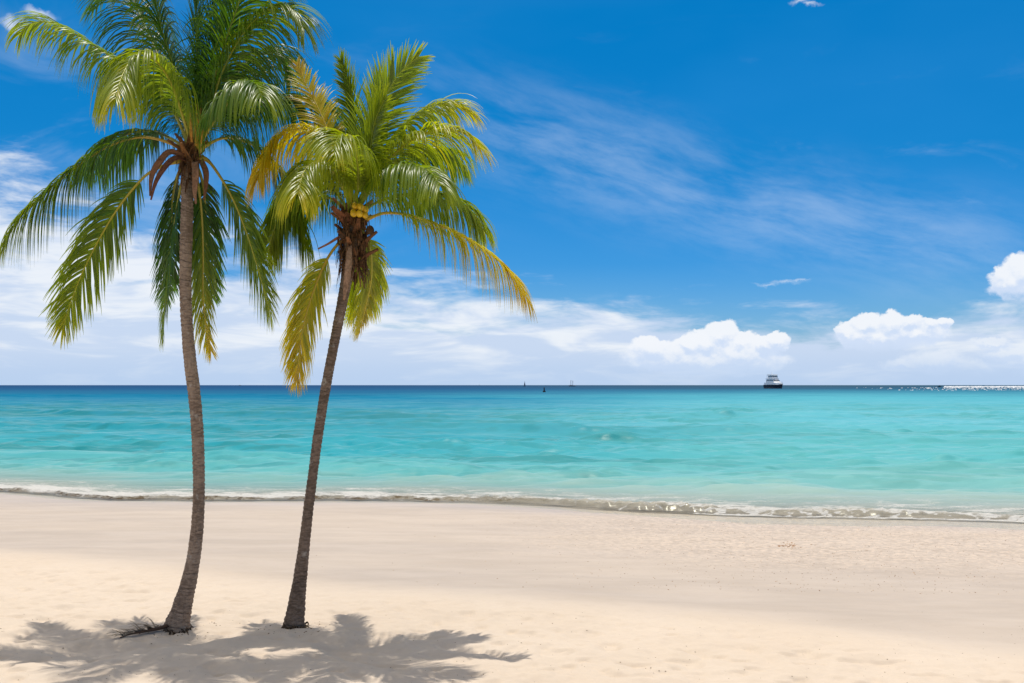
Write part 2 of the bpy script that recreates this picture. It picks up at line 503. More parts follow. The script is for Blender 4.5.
# ------------------------------------------------------------------ sea
def sea_material():
    m, n, out = new_mat('sea_water')
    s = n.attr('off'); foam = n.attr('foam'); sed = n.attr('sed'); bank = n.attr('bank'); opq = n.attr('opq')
    g = n.node('ShaderNodeNewGeometry')
    P = g.outputs['Position']
    # sea-bed colour seen through ever deeper water: log distance from the shore
    lg = n.m('LOGARITHM', s.max(0.5), 10.0)
    mp = n.node('ShaderNodeMapping'); n.l.new(P, mp.inputs[0]); mp.inputs['Scale'].default_value = (0.012, 0.045, 1)
    pat = n.noise(mp.outputs[0], 1.0, 5, 0.6, 0.4)
    mp2 = n.node('ShaderNodeMapping'); n.l.new(P, mp2.inputs[0]); mp2.inputs['Scale'].default_value = (0.0016, 0.012, 1)
    pat2 = n.noise(mp2.outputs[0], 1.0, 4, 0.6, 0.2)
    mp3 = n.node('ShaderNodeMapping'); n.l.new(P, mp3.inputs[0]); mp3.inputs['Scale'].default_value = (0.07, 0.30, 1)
    pat3 = n.noise(mp3.outputs[0], 1.0, 5, 0.65, 0.6)  # streaks: dark ripple faces put into the water colour
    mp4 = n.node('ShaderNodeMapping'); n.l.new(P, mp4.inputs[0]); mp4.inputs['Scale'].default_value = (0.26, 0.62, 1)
    pat4 = n.noise(mp4.outputs[0], 1.0, 5, 0.68, 0.7)  # shorter dashes, again ripple shade mixed into the colour
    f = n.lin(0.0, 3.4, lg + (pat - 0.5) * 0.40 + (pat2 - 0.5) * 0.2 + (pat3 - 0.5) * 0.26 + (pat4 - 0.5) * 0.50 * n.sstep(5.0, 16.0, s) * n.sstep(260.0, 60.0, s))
    deep = n.ramp(f, [(0.0, (0.50, 0.46, 0.37)), (0.20, (0.40, 0.47, 0.39)), (0.33, (0.09, 0.37, 0.37)), (0.45, (0.006, 0.285, 0.345)),
                      (0.60, (0.003, 0.215, 0.305)), (0.72, (0.002, 0.155, 0.275)), (0.80, (0.003, 0.105, 0.215)), (0.885, (0.002, 0.066, 0.175)), (1.0, (0.002, 0.050, 0.145))])
    pale = n.ramp(f, [(0.0, (0.52, 0.48, 0.39)), (0.20, (0.45, 0.51, 0.44)), (0.33, (0.17, 0.42, 0.40)), (0.45, (0.075, 0.37, 0.385)),
                      (0.60, (0.085, 0.385, 0.45)), (0.74, (0.075, 0.335, 0.41)), (0.83, (0.03, 0.19, 0.28)), (0.90, (0.015, 0.085, 0.16)), (1.0, (0.02, 0.07, 0.12))])
    body = n.mix(bank, deep, pale)
    body = n.mix(n.attr('wave_shade') * n.lin(0.0, 1.0, bank, 0.60, 0.48), body, n.mix(bank, (0.004, 0.165, 0.175), (0.035, 0.245, 0.225)))  # shade of the wave faces mixed into the body colour
    sedn = n.noise(P, 3.5, 5, 0.7, 0.6)
    sed = (sed * n.lin(0.34, 0.66, sedn, 0.15, 1.55)).sat()
    body = n.mix(sed, body, n.mix(bank, (0.085, 0.055, 0.026), (0.19, 0.16, 0.085)))
    # ripples, longer with distance (they are also modelled in the mesh near the shore)
    mr = n.node('ShaderNodeMapping'); n.l.new(P, mr.inputs[0]); mr.inputs['Scale'].default_value = (0.45, 1.0, 1)
    r1 = n.noise(mr.outputs[0], 2.6, 4, 0.6, 0.4)
    r2 = n.noise(mr.outputs[0], 0.55, 4, 0.6, 0.3)
    r3 = n.noise(mr.outputs[0], 0.10, 4, 0.65, 0.2)
    near = n.sstep(120.0, 20.0, s)
    hgt = r1 * near * 0.16 + r2 * 0.45 * n.sstep(500.0, 60.0, s) + r3 * 2.2
    bmp = n.bump(hgt, 0.30, 0.5)
    dif = n.node('ShaderNodeBsdfDiffuse'); n.put(dif.inputs[0], body); n.l.new(bmp, dif.inputs['Normal'])
    tr = n.node('ShaderNodeBsdfTransparent'); tr.inputs[0].default_value = (0.96, 0.985, 0.97, 1)
    under = n.mixsh(opq.max(sed * 0.9).sat(), tr.outputs[0], dif.outputs[0])
    gl = n.node('ShaderNodeBsdfGlossy'); n.put(gl.inputs['Roughness'], n.lin(2.5, 10.0, s, 0.20, 0.36))
    gl.inputs[0].default_value = (1.0, 1.0, 0.88, 1)
    n.l.new(bmp, gl.inputs['Normal'])
    fr = n.node('ShaderNodeFresnel'); fr.inputs[0].default_value = 1.33
    n.l.new(bmp, fr.inputs['Normal'])
    wsh = n.mixsh((E(n, fr.outputs[0]) * n.lin(40.0, 300.0, s, 0.32, 0.04)), under, gl.outputs[0])
    # foam
    mf = n.node('ShaderNodeMapping'); n.l.new(P, mf.inputs[0]); mf.inputs['Scale'].default_value = (0.55, 1.0, 1.0)
    fn = n.noise(mf.outputs[0], 8.5, 6, 0.74, 0.9)
    fl_ = n.noise(mf.outputs[0], 1.3, 4, 0.6, 0.5)
    fm = n.sstep(0.0, 0.30, foam - 1.0 + fn * 0.85 + (fl_ - 0.5) * 0.9 + 0.13) * 0.92
    fd = n.node('ShaderNodeBsdfDiffuse'); fd.inputs[0].default_value = (0.68, 0.66, 0.61, 1)
    fb = n.bump(fn, 0.9, 0.12); n.l.new(fb, fd.inputs['Normal'])
    n.l.new(n.mixsh(fm.sat(), wsh, fd.outputs[0]), out.inputs[0])
    return m


def build_sea():
    q = np.concatenate([np.geomspace(9.4, 420.0, 900), np.geomspace(430, 30000, 90)])
    s = q - 12.0
    u = np.concatenate([[-12, -5, -2.4, -1.5, -1.15], np.linspace(-1, 1, 560), [1.15, 1.5, 2.4, 5, 12]])
    wid = 0.60 * (np.maximum(s, 0) + 42) + 4
    X = wid[:, None] * u[None, :]
    S = np.repeat(s[:, None], X.shape[1], 1)
    Y = y_shore(X) + S
    ds = np.gradient(s)[:, None]
    dx = (wid * 2 / 560)[:, None]
    # open-water waves
    Z = np.zeros_like(X)
    rng = np.random.default_rng(3)
    grow = sst(1.5, 16, S)
    patch = 0.5 + fbm(X * 0.03, Y * 0.05, 60, 3)
    gust = [0.35 + 1.6 * sst(0.35, 0.7, fbm(X * 0.10 + 7 * i, Y * 0.16, 160 + i, 3)) for i in range(3)]
    warps = [5.4 * (fbm(X * 0.02 + i, Y * 0.02, 70 + i, 2) - 0.5) for i in range(5)]
    for i in range(46):
        lam = 0.7 * (26 / 0.7) ** (i / 45.0)
        ang = rng.normal(0, 0.30 if lam > 6 else 0.7)
        kx, ky = math.sin(ang) * 2 * math.pi / lam, math.cos(ang) * 2 * math.pi / lam
        amp = 0.0036 * lam ** 0.95 if lam > 4 else 0.0058 * lam ** 0.9
        ph = rng.uniform(0, 6.28)
        c = kx * X + ky * Y + ph + warps[i % 5]
        res = sst(2.5, 5.0, lam / (ds * abs(math.cos(ang)) + dx * abs(math.sin(ang)) + 1e-6))
        w = np.sin(c)
        if lam > 5: w = 1.6 * (np.exp(w) / 1.27 - 1) * 0.8
        Z += amp * w * res * (patch if lam > 4 else patch * gust[i % 3])
    # sparse short-crested wavelets standing up out of the chop
    for (lam, sd) in ((2.2, 1), (3.1, 2), (4.6, 3)):
        ww_ = np.zeros_like(X)
        for i in range(7):
            ang = rng.normal(0, 0.42); l2 = lam * rng.uniform(0.75, 1.3)
            ww_ += np.sin(math.sin(ang) * 6.2832 / l2 * X + math.cos(ang) * 6.2832 / l2 * Y + rng.uniform(0, 6.28))
        ww_ /= math.sqrt(3.5)
        res = sst(2.5, 5.0, lam / (ds + 1e-6))
        Z += 0.036 * lam ** 0.8 * np.maximum(0, ww_ - 0.75) * res * gust[sd - 1] * (0.40 + 0.40 * sst(-10, 12, X))
    # two long swells running in
    for (s0, a0, wd, sd) in ((34.0, 0.36, 2.6, 1), (62.0, 0.55, 3.6, 2), (19.0, 0.20, 1.6, 3), (104.0, 0.6, 5.5, 4), (10.5, 0.10, 1.0, 5)):
        c = S - s0 - 9 * (fbm(X * 0.018, X * 0 + 3.3, 80 + sd, 3) - 0.5) * (s0 / 34.0) - 0.03 * X
        a = a0 * sst(0.30, 0.62, fbm(X * 0.035, X * 0 + 9.1, 90 + sd, 3))
        Z += a * np.where(c < 0, np.exp(-(c / (0.36 * wd)) ** 2), np.exp(-(c / (1.25 * wd)) ** 2))
    Z *= grow
    # shore break: a low steep lip with a long back
    jit = (fbm(X * 0.30, X * 0 + 1.7, 100, 4) - 0.5) * 2.2 + (fbm(X * 1.6, X * 0 + 5.7, 101, 4) - 0.5) * 1.3
    sl = S - 0.55 - jit * 0.55
    leftness = sst(4.0, -4.0, X)
    amp = (0.12 + 0.24 * fbm(X * 0.22, X * 0 + 4.1, 103, 4)) * (1 - 0.55 * sst(11.5, 17, X)) * (1 - 0.52 * leftness)
    prof = np.where(sl < 0.45, sst(-0.12, 0.45, sl), np.exp(-((sl - 0.45) / 1.5) ** 2))
    lip = amp * prof
    Z += lip * (1 + 0.9 * (fbm(X * 4, Y * 4, 105, 4) - 0.5))
    Z += 0.10 * leftness * sst(0.2, 0.6, sl) * sst(4.0, 1.0, sl) * fbm(X * 2.2, Y * 2.2, 106, 3) ** 1.5
    # thin film running up the sand
    sz = sand_z(X, Y)
    run = 0.15 + 1.6 * sst(-2, 9, X) * (0.4 + 1.0 * fbm(X * 0.3, X * 0 + 7.7, 110, 3)) + 0.25 * fbm(X * 1.3, X * 0 + 2.2, 111, 2)
    filmz = sz + 0.035 * (1 - np.maximum(-S, 0) / run)
    Z = np.where(S < 0, filmz + lip, Z + 0.035 * np.exp(-np.maximum(S, 0) / 0.8))
    depth = np.maximum(Z - sz, 0)
    depth = np.where(S > 55, 9.0, depth)
    opq = 1 - np.exp(-np.clip(depth, 0, 20) * 2.6)
    opq = np.where(S < 0.2, np.minimum(opq, 0.02), opq)
    # foam: on the lip and patchy behind it, heavier at the left
    fl = fbm(X * 0.5, Y * 0.9, 120, 3)
    crest = np.exp(-((sl - 0.50) / 0.22) ** 2) * (0.60 + 0.35 * fl)
    toe = np.exp(-((sl + 0.10) / 0.16) ** 2) * (0.32 + 0.5 * sst(4, 10, X)) * (0.5 + fl)
    backL = sst(0.2, 0.5, sl) * sst(6.5, 1.2, sl + 3.0 * (fl - 0.5)) * (0.62 * leftness + 0.14) * (0.60 + 0.8 * fl)
    backR = sst(0.3, 0.6, sl) * sst(1.6, 0.6, sl) * sst(7, 12, X) * (0.4 + 0.7 * fl)
    lace = sst(0.3, 1.2, S) * sst(13.0, 3.0, S + 6 * (fl - 0.5)) * 0.58 * (0.45 + 1.0 * fl)
    edge = np.exp(-((S + run * 0.92) / 0.10) ** 2) * 0.42
    sparkle = sst(-0.35, 0.0, sl) * sst(1.3, 0.5, sl) * (0.22 + 0.62 * sst(0.45, 0.72, fbm(X * 5.0, Y * 6.0, 141, 4))) * (0.6 + 0.4 * sst(0, 10, X))  # sun sparkle on the lip painted in as foam-white specks
    foam = np.maximum.reduce([crest * (0.50 + 0.60 * leftness + 0.3 * sst(8, 12, X)), toe, backL, backR, lace, edge * (S < 0.1), sparkle])
    # brown stirred-up sand in the steep face of the lip
    face = sst(-0.16, 0.02, sl) * sst(0.55, 0.34, sl) * (0.24 + 0.66 * leftness) * (0.1 + 1.6 * fbm(X * 1.4, Y * 2.0, 131, 3))
    sed = np.clip(face, 0, 1)
    sed = np.maximum(sed, 0.38 * sst(0.5, 1.5, sl) * sst(4.0, 1.5, sl) * (0.4 + fbm(X * 0.3, Y * 0.3, 133, 3)))
    # the sand bank lies to the right: shallower and paler water
    bank = sst(-0.24, 0.32, (X - 4) / (Y + 5) + 0.22 * (fbm(X / (Y + 30) * 5, np.log(Y + 1) * 4, 140, 3) - 0.5))
    # dark swell and ripple faces put into the colour as green bands and dashes
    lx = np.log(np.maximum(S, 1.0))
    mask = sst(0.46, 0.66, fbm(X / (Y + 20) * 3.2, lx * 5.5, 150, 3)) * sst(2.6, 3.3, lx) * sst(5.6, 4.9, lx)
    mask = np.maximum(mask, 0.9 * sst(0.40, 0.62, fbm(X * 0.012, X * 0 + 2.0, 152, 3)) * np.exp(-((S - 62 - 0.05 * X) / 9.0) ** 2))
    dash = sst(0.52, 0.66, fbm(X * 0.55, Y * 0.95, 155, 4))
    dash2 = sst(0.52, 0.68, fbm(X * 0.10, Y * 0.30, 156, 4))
    wave_shade = np.clip(mask * (0.35 + 0.75 * np.maximum(dash, dash2)) + 0.55 * np.maximum(dash * sst(75, 25, S), dash2 * sst(15, 40, S)) * sst(7, 16, S) * sst(160, 60, S), 0, 1)
    o = grid_obj('sea', X, Y, Z, sea_material(), {'off': np.maximum(S, 0.01), 'foam': foam, 'sed': sed, 'bank': bank, 'opq': opq, 'wave_shade': wave_shade})
    tag(o, kind='structure')


build_sea()


# ------------------------------------------------------------------ palms
def leaf_material(name, gloss=0.33):
    m, n, out = new_mat(name)
    c = n.attr('Col', 'Color')
    p = principled(n, None, c, 0.36, 0.45)
    n.put(p.inputs['Roughness'], gloss)
    tr = n.node('ShaderNodeBsdfTranslucent')
    tc = n.mix(1.0, c, (2.35, 2.2, 0.45), 'MULTIPLY')
    n.l.new(tc, tr.inputs[0])
    n.l.new(n.mixsh(0.46, p.outputs[0], tr.outputs[0]), out.inputs[0])
    return m


def rib_material():
    m, n, out = new_mat('palm_midrib')
    c = n.attr('Col', 'Color')
    principled(n, out, c, 0.4, 0.4)
    return m


def bark_material(name, c1, c2, c3):
    m, n, out = new_mat(name)
    tc = n.node('ShaderNodeTexCoord')
    P = tc.outputs['Object']
    g = n.attr('ring')
    big = n.noise(P, 2.2, 4, 0.6)
    mpz = n.node('ShaderNodeMapping'); n.l.new(P, mpz.inputs[0]); mpz.inputs['Scale'].default_value = (11, 11, 34)
    fine = n.noise(mpz.outputs[0], 1.0, 5, 0.7)
    mp = n.node('ShaderNodeMapping'); n.l.new(P, mp.inputs[0]); mp.inputs['Scale'].default_value = (9, 9, 1.2)
    fib = n.noise(mp.outputs[0], 4.0, 4, 0.65)
    c = n.mix(n.sstep(0.40, 0.58, big * 0.35 + fine * 0.65), c1, c2)
    c = n.mix(n.sstep(0.5, 0.75, fib) * 0.5, c, c3)
    ru = n.noise(P, 3.3, 3, 0.6)
    c = n.mix(n.sstep(0.55, 1.0, g) * n.sstep(0.36, 0.62, ru) * 0.85, c, (0.045, 0.034, 0.026))
    c = n.mix(n.sstep(0.56, 0.72, n.noise(P, 1.3, 5, 0.65)) * 0.6, c, (0.075, 0.055, 0.042))
    lich = n.noise(P, 5, 6, 0.75)
    c = n.mix(n.sstep(0.57, 0.68, lich) * 0.7, c, (0.46, 0.41, 0.34))
    b = n.bump(fib * 0.6 + fine * 0.7 - g * 0.4, 0.8, 0.02)
    principled(n, out, c, 0.9, 0.15, b)
    return m


def husk_material():
    m, n, out = new_mat('dry_husk')
    tc = n.node('ShaderNodeTexCoord')
    c = n.attr('Col', 'Color')
    f = n.noise(tc.outputs['Object'], 30, 4, 0.7)
    cc = n.mix(n.sstep(0.4, 0.75, f) * 0.6, c, (0.045, 0.026, 0.015))
    principled(n, out, cc, 0.85, 0.15, n.bump(f, 0.7, 0.02))
    return m


MAT_LEAF = leaf_material('palm_leaflet')
MAT_RIB = rib_material()
MAT_BARK_A = bark_material('palm_bark_grey_brown', (0.195, 0.138, 0.098), (0.36, 0.265, 0.19), (0.13, 0.088, 0.06))
MAT_BARK_B = bark_material('palm_bark_dark', (0.125, 0.088, 0.062), (0.25, 0.18, 0.13), (0.085, 0.057, 0.04))
MAT_HUSK = husk_material()


def catmull(pts, n):
    pts = [np.array(p, float) for p in pts]
    P = [2 * pts[0] - pts[1]] + pts + [2 * pts[-1] - pts[-2]]
    seg = len(pts) - 1
    dense = []
    for i in range(seg):
        p0, p1, p2, p3 = P[i:i + 4]
        for t in np.linspace(0, 1, 24, endpoint=False):
            dense.append(0.5 * ((2 * p1) + (-p0 + p2) * t + (2 * p0 - 5 * p1 + 4 * p2 - p3) * t * t + (-p0 + 3 * p1 - 3 * p2 + p3) * t ** 3))
    dense.append(pts[-1])
    dense = np.array(dense)
    L = np.concatenate([[0], np.cumsum(np.linalg.norm(np.diff(dense, axis=0), axis=1))])
    tt = np.linspace(0, L[-1], n)
    return np.stack([np.interp(tt, L, dense[:, k]) for k in range(3)], 1), L[-1]


def tube(path, radii, nseg=8, flat=1.0, upv=None):
    path = np.asarray(path); n = len(path)
    T = np.gradient(path, axis=0); T /= np.linalg.norm(T, axis=1)[:, None] + 1e-9
    ref = np.array(upv if upv is not None else (0.0, 1.0, 0.13))
    verts, faces = [], []
    for i in range(n):
        a = np.cross(T[i], ref); a /= np.linalg.norm(a) + 1e-9
        b = np.cross(a, T[i])
        for k in range(nseg):
            th = 2 * math.pi * k / nseg
            r = radii[i] if np.isscalar(radii[i]) else radii[i][k]
            verts.append(path[i] + r * (math.cos(th) * a + flat * math.sin(th) * b))
    for i in range(n - 1):
        for k in range(nseg):
            k2 = (k + 1) % nseg
            faces.append((i * nseg + k, i * nseg + k2, (i + 1) * nseg + k2, (i + 1) * nseg + k))
    faces.append(tuple(range(nseg))[::-1])
    faces.append(tuple((n - 1) * nseg + k for k in range(nseg)))
    return verts, faces


GREEN = np.array((0.055, 0.128, 0.015)); DARK = np.array((0.020, 0.058, 0.012)); LIME = np.array((0.235, 0.285, 0.018))
YELL = np.array((0.50, 0.40, 0.022)); BROWN = np.array((0.19, 0.125, 0.06)); STRAW = np.array((0.50, 0.36, 0.16))


def leaf_col(v):
    """age of the blade: 0 young green .. 0.45 lime .. 0.75 yellow .. 1 dry brown"""
    ks = [-0.3, 0.0, 0.4, 0.72, 1.0]; cs = [DARK, GREEN, LIME, YELL, BROWN]
    v = min(max(v, ks[0]), 1.0)
    return np.array([np.interp(v, ks, [c[k] for c in cs]) for k in range(3)])


def frond(root, base_w, pts, depth, D0, roll=0.0, leaf=0.72, age=(0.0, 0.15), rib=(0.2, 0.25, 0.03), start=0.14,
          n=122, droop=1.0, spread=1.0, lift=0.06, rng=None, wid=1.0, ragged=0.0, dpow=1.25, rad=0.026):
    """pts: the midrib as traced; depth: how far its tip lies behind (+) or before (-) the trunk, metres"""
    rng = rng or random.Random(len(pts))
    k = len(pts)
    # cumulative image length for the depth profile
    seg = [0]
    for i in range(1, k): seg.append(seg[-1] + math.dist(pts[i], pts[i - 1]))
    P = [at(px, py, D0 + depth * (seg[i] / seg[-1]) ** dpow) - base_w for i, (px, py) in enumerate(pts)]
    path, L = catmull(P, 80)
    T = np.gradient(path, axis=0); T /= np.linalg.norm(T, axis=1)[:, None]
    # side vector transported along the curve
    up = np.array((0, 0, 1.0))
    S = np.zeros_like(T)
    s0 = np.cross(T[0], up)
    if np.linalg.norm(s0) < 0.35:
        ch = path[-1] - path[0]; ch[2] = 0
        s0 = np.cross(ch / (np.linalg.norm(ch) + 1e-6), up)
    for i in range(len(T)):
        cand = np.cross(T[i], up)
        s = s0 - T[i] * np.dot(s0, T[i])
        s /= np.linalg.norm(s) + 1e-9
        w = min(1.0, np.linalg.norm(cand)) ** 2 * 0.15
        cand = cand / (np.linalg.norm(cand) + 1e-9)
        if np.dot(cand, s) < 0: cand = -cand
        s = s * (1 - w) + cand * w
        s /= np.linalg.norm(s)
        S[i] = s; s0 = s
    cr, sr = math.cos(math.radians(roll)), math.sin(math.radians(roll))
    N = np.cross(S, T)
    S2 = S * cr + N * sr
    N2 = N * cr - S * sr
    nr = np.random.default_rng(rng.randint(0, 10 ** 6))
    t = np.concatenate([start + (1 - start) * (np.arange(n) + nr.uniform(0, 0.8, n)) / n for _ in (0, 1)])
    side = np.repeat([-1.0, 1.0], n)
    # torn gaps: short runs of missing leaflets, plus stray losses
    keep = nr.random(2 * n) > 0.03 + ragged * 0.3
    for _ in range(nr.integers(1, 4)):
        k0 = nr.integers(0, 2 * n); keep[k0:k0 + nr.integers(1, 4)] = False
    t, side = t[keep], side[keep]
    M = len(t)
    ii = np.minimum((t * 79).astype(int), 78); fr = (t * 79 - ii)[:, None]
    o = path[ii] * (1 - fr) + path[ii + 1] * fr
    tt = (t - start) / (1 - start)
    prof = (0.50 + 0.50 * np.minimum(1, tt / 0.22)) * np.where(tt < 0.55, 1.0, 1.0 - 0.62 * (np.maximum(tt - 0.55, 0) / 0.45) ** 1.3)
    ln = leaf * prof * nr.uniform(0.86, 1.10, M) * (1 - ragged * nr.random(M) * 0.5)
    # leaflets hang together in loose bunches
    bunch = np.array([fbm(tt * 13 + 31 * (sd > 0), tt * 0 + n, 5 + int(n), 2) for sd in (1,)])[0] - 0.5
    fwd = np.radians(43 + 23 * tt + 13 * bunch + nr.uniform(-6, 6, M))
    d = (S2[ii] * (side * np.cos(fwd) * spread)[:, None] + T[ii] * np.sin(fwd)[:, None] + N2[ii] * (lift + nr.uniform(-0.12, 0.12, M))[:, None])
    d /= np.linalg.norm(d, axis=1)[:, None]
    d = d + nr.normal(0, 0.05, (M, 3))
    ns = 7
    p = o.copy()
    w0 = (0.0102 + 0.0044 * prof) * wid * nr.uniform(0.8, 1.2, M)
    dr = droop * nr.uniform(0.75, 1.25, M) * (0.6 + 0.4 * (1 - tt)) * (1 + 0.6 * bunch)
    vv = age[0] + (age[1] - age[0]) * tt + nr.normal(0, 0.055, M) + 0.12 * bunch
    V = np.zeros((M, ns + 1, 3, 3)); Cc = np.zeros((M, ns + 1, 3, 3))
    g = np.array((0, 0, -1.0))
    ks = [-0.3, 0.0, 0.4, 0.72, 1.0]; cs = np.array([DARK, GREEN, LIME, YELL, BROWN])
    for q in range(ns + 1):
        x = q / ns
        wv = np.cross(d, N2[ii]); wv /= np.linalg.norm(wv, axis=1)[:, None] + 1e-9
        ww = w0 * (0.55 + 0.45 * min(1, x / 0.2)) * (1 - x ** 1.8) + 0.0012
        nn = np.cross(wv, d)
        V[:, q, 0] = p + wv * ww[:, None] + nn * (ww * 0.5)[:, None]
        V[:, q, 1] = p
        V[:, q, 2] = p - wv * ww[:, None] + nn * (ww * 0.5)[:, None]
        av = np.clip(vv + 0.10 * max(0, x - 0.4) + ((0.15 * max(0, x - 0.65)) if age[1] > 0.3 else 0.0), -0.3, 1.0)
        c = np.stack([np.interp(av, ks, cs[:, k]) for k in range(3)], 1)
        Cc[:, q, 0] = c; Cc[:, q, 1] = c * 1.12; Cc[:, q, 2] = c
        p = p + d * (ln / ns)[:, None]
        d = d + g * (dr * (0.26 + 0.20 * x) * (ln / 0.72) * 6 / ns)[:, None]
        d /= np.linalg.norm(d, axis=1)[:, None]
    verts = V.reshape(-1, 3); cols = Cc.reshape(-1, 3)
    base = (np.arange(M)[:, None] * (ns + 1) * 3 + np.arange(ns)[None, :] * 3).ravel()
    faces = np.concatenate([np.stack([base, base + 1, base + 4, base + 3], 1), np.stack([base + 1, base + 2, base + 5, base + 4], 1)]).tolist()
    fo = mesh_obj('frond', verts, faces, MAT_LEAF, root, True, cols)
    rr = [rad * (1 - 0.83 * (i / 79) ** 0.8) + (rad * 0.9 * max(0, 1 - i / 7)) for i in range(80)]
    tv, tf = tube(path, rr, 6, 0.75)
    rc = []
    for i in range(80):
        x = i / 79
        c = np.array(rib) * (1 - x) + leaf_col(age[1] + 0.1) * 1.3 * x
        rc += [c] * 6
    mesh_obj('midrib', tv, tf, MAT_RIB, fo, True, rc)
    return fo


def ribbon(name, root, pts, widths, mat, col, thick=0.008, facing=(0, -1, 0.2), curl=0.25):
    path, L = catmull(pts, 18)
    T = np.gradient(path, axis=0); T /= np.linalg.norm(T, axis=1)[:, None]
    f = np.array(facing, float)
    verts, faces, cols = [], [], []
    for i in range(18):
        x = i / 17
        w = np.interp(x, np.linspace(0, 1, len(widths)), widths)
        s = np.cross(T[i], f); s /= np.linalg.norm(s) + 1e-9
        nn = np.cross(s, T[i])
        for (a, b) in ((-1, curl), (-0.5, 0), (0, -curl * 0.3), (0.5, 0), (1, curl)):
            verts.append(path[i] + s * a * w + nn * (b * w + thick)); cols.append(np.array(col) * random.uniform(0.75, 1.2))
        for (a, b) in ((1, curl), (0.5, 0), (0, -curl * 0.3), (-0.5, 0), (-1, curl)):
            verts.append(path[i] + s * a * w * 0.98 + nn * (b * w - thick)); cols.append(np.array(col) * 0.9)
    for i in range(17):
        for k in range(10):
            k2 = (k + 1) % 10
            faces.append((i * 10 + k, i * 10 + k2, i * 10 + 10 + k2, i * 10 + 10 + k))
    faces.append(tuple(range(10))[::-1]); faces.append(tuple(170 + k for k in range(10)))
    return mesh_obj(name, verts, faces, mat, root, True, cols)


def trunk(root, base_w, pts, D0, mat, seed):
    """pts: (px, py, diameter in px) up the stem"""
    P = [at(px, py, D0) - base_w for (px, py, w) in pts]
    P[0] = P[0] + Vector((0, 0, -0.12))
    n = 420
    path, L = catmull(P, n)
    h_src = np.concatenate([[0], np.cumsum([(P[i + 1] - P[i]).length for i in range(len(P) - 1)])])
    wsrc = [w * D0 / F * 0.5 for (_, _, w) in pts]
    hh = np.linspace(0, h_src[-1], n)
    rad = np.interp(hh, h_src, wsrc)
    kk = np.hanning(15); kk /= kk.sum()
    rad = np.convolve(np.pad(rad, 7, mode='edge'), kk, mode='valid')
    rng = np.random.default_rng(seed)
    # leaf-scar rings, unevenly spaced
    ring = np.zeros(n); pos = 0.05
    gaps = []
    while pos < L:
        gaps.append(pos); pos += rng.uniform(0.045, 0.085)
    for p in gaps: ring = np.maximum(ring, np.exp(-((hh - p) / 0.011) ** 2))
    nseg = 28
    radii, ra = [], []
    th = np.arange(nseg) / nseg * 2 * math.pi
    lump = np.array([vnoise(np.cos(th) * 1.6 + 10, np.sin(th) * 1.6 + h * 2.2, seed) - 0.5 for h in hh])
    fine = np.array([vnoise(np.cos(th) * 4 + 10, np.sin(th) * 4 + h * 14, seed + 3) - 0.5 for h in hh])
    tilt = np.array([[0.5 * math.sin(t + h * 0.7) for t in th] for h in hh])
    for i in range(n):
        flare = max(0, 1 - hh[i] / 0.5)
        r = rad[i] * (1 + 0.10 * lump[i] + (0.07 + 0.1 * flare) * fine[i] + 0.16 * flare ** 2 * np.sin(th * 5 + 1.0 + seed))
        idx = np.clip(i + (tilt[i] * 6).astype(int), 0, n - 1)
        r = r * (1 - 0.075 * ring[idx]) + 0.004 * (1 - ring[idx])
        radii.append(r); ra.append(ring[idx])
    v, f = tube(path, radii, nseg, 1.0)
    o = mesh_obj('trunk', v, f, mat, root)
    a = o.data.attributes.new('ring', 'FLOAT', 'POINT')
    a.data.foreach_set('value', np.array(ra, dtype=np.float32).ravel())
    return o


def rootlets(root, base_w, cx, r, D0, seed, count=70):
    rng = random.Random(seed)
    verts, faces, cols = [], [], []
    for i in range(count):
        a = rng.uniform(0, 2 * math.pi)
        r0 = r * rng.uniform(0.75, 1.0); r1 = r * rng.uniform(0.98, 1.25)
        h0 = rng.uniform(0.0, 0.07)
        p0 = Vector((cx + math.cos(a) * r0, math.sin(a) * r0, h0))
        a2 = a + rng.uniform(-0.3, 0.3)
        p2 = Vector((cx + math.cos(a2) * r1, math.sin(a2) * r1, 0))
        wp = base_w + p2
        p2.z = float(sand_z(wp.x, wp.y)) - base_w.z - 0.015
        p1 = (p0 + p2) / 2 + Vector((0, 0, rng.uniform(0.0, 0.05)))
        path, _ = catmull([p0, p1, p2], 6)
        v, f = tube(path, [k_ * rng.uniform(0.6, 1.3) for k_ in (0.011, 0.010, 0.009, 0.008, 0.007, 0.005)], 5)
        b = len(verts)
        verts += v; faces += [tuple(b + q for q in ff) for ff in f]
        c = np.array((0.11, 0.075, 0.045)) * rng.uniform(0.5, 1.4)
        cols += [c] * len(v)
    return mesh_obj('root_collar', verts, faces, MAT_HUSK, root, True, cols)


def uv_ball(r, rz, n=12, m=16):
    v, f = [], []
    for i in range(n + 1):
        ph = math.pi * i / n
        for k in range(m):
            t = 2 * math.pi * k / m
            rr = r * math.sin(ph) * (1 + 0.05 * math.cos(3 * t))
            v.append((rr * math.cos(t), rr * math.sin(t), rz * math.cos(ph) - 0.12 * rz * math.sin(ph) ** 2))
    for i in range(n):
        for k in range(m):
            k2 = (k + 1) % m
            f.append((i * m + k, i * m + k2, i * m + m + k2, i * m + m + k))
    return v, f


mN, nN, oN = new_mat('coconut_skin')
tcN = nN.node('ShaderNodeTexCoord')
nzN = nN.noise(tcN.outputs['Object'], 12, 4, 0.6)
principled(nN, oN, nN.mix(nN.sstep(0.45, 0.75, nzN), (0.72, 0.47, 0.02), (0.46, 0.30, 0.03)), 0.4, 0.4)
MAT_NUT = mN
mB, nB, oB = new_mat('coconut_dry')
principled(nB, oB, (0.07, 0.042, 0.025), 0.8, 0.2)
MAT_NUTB = mB


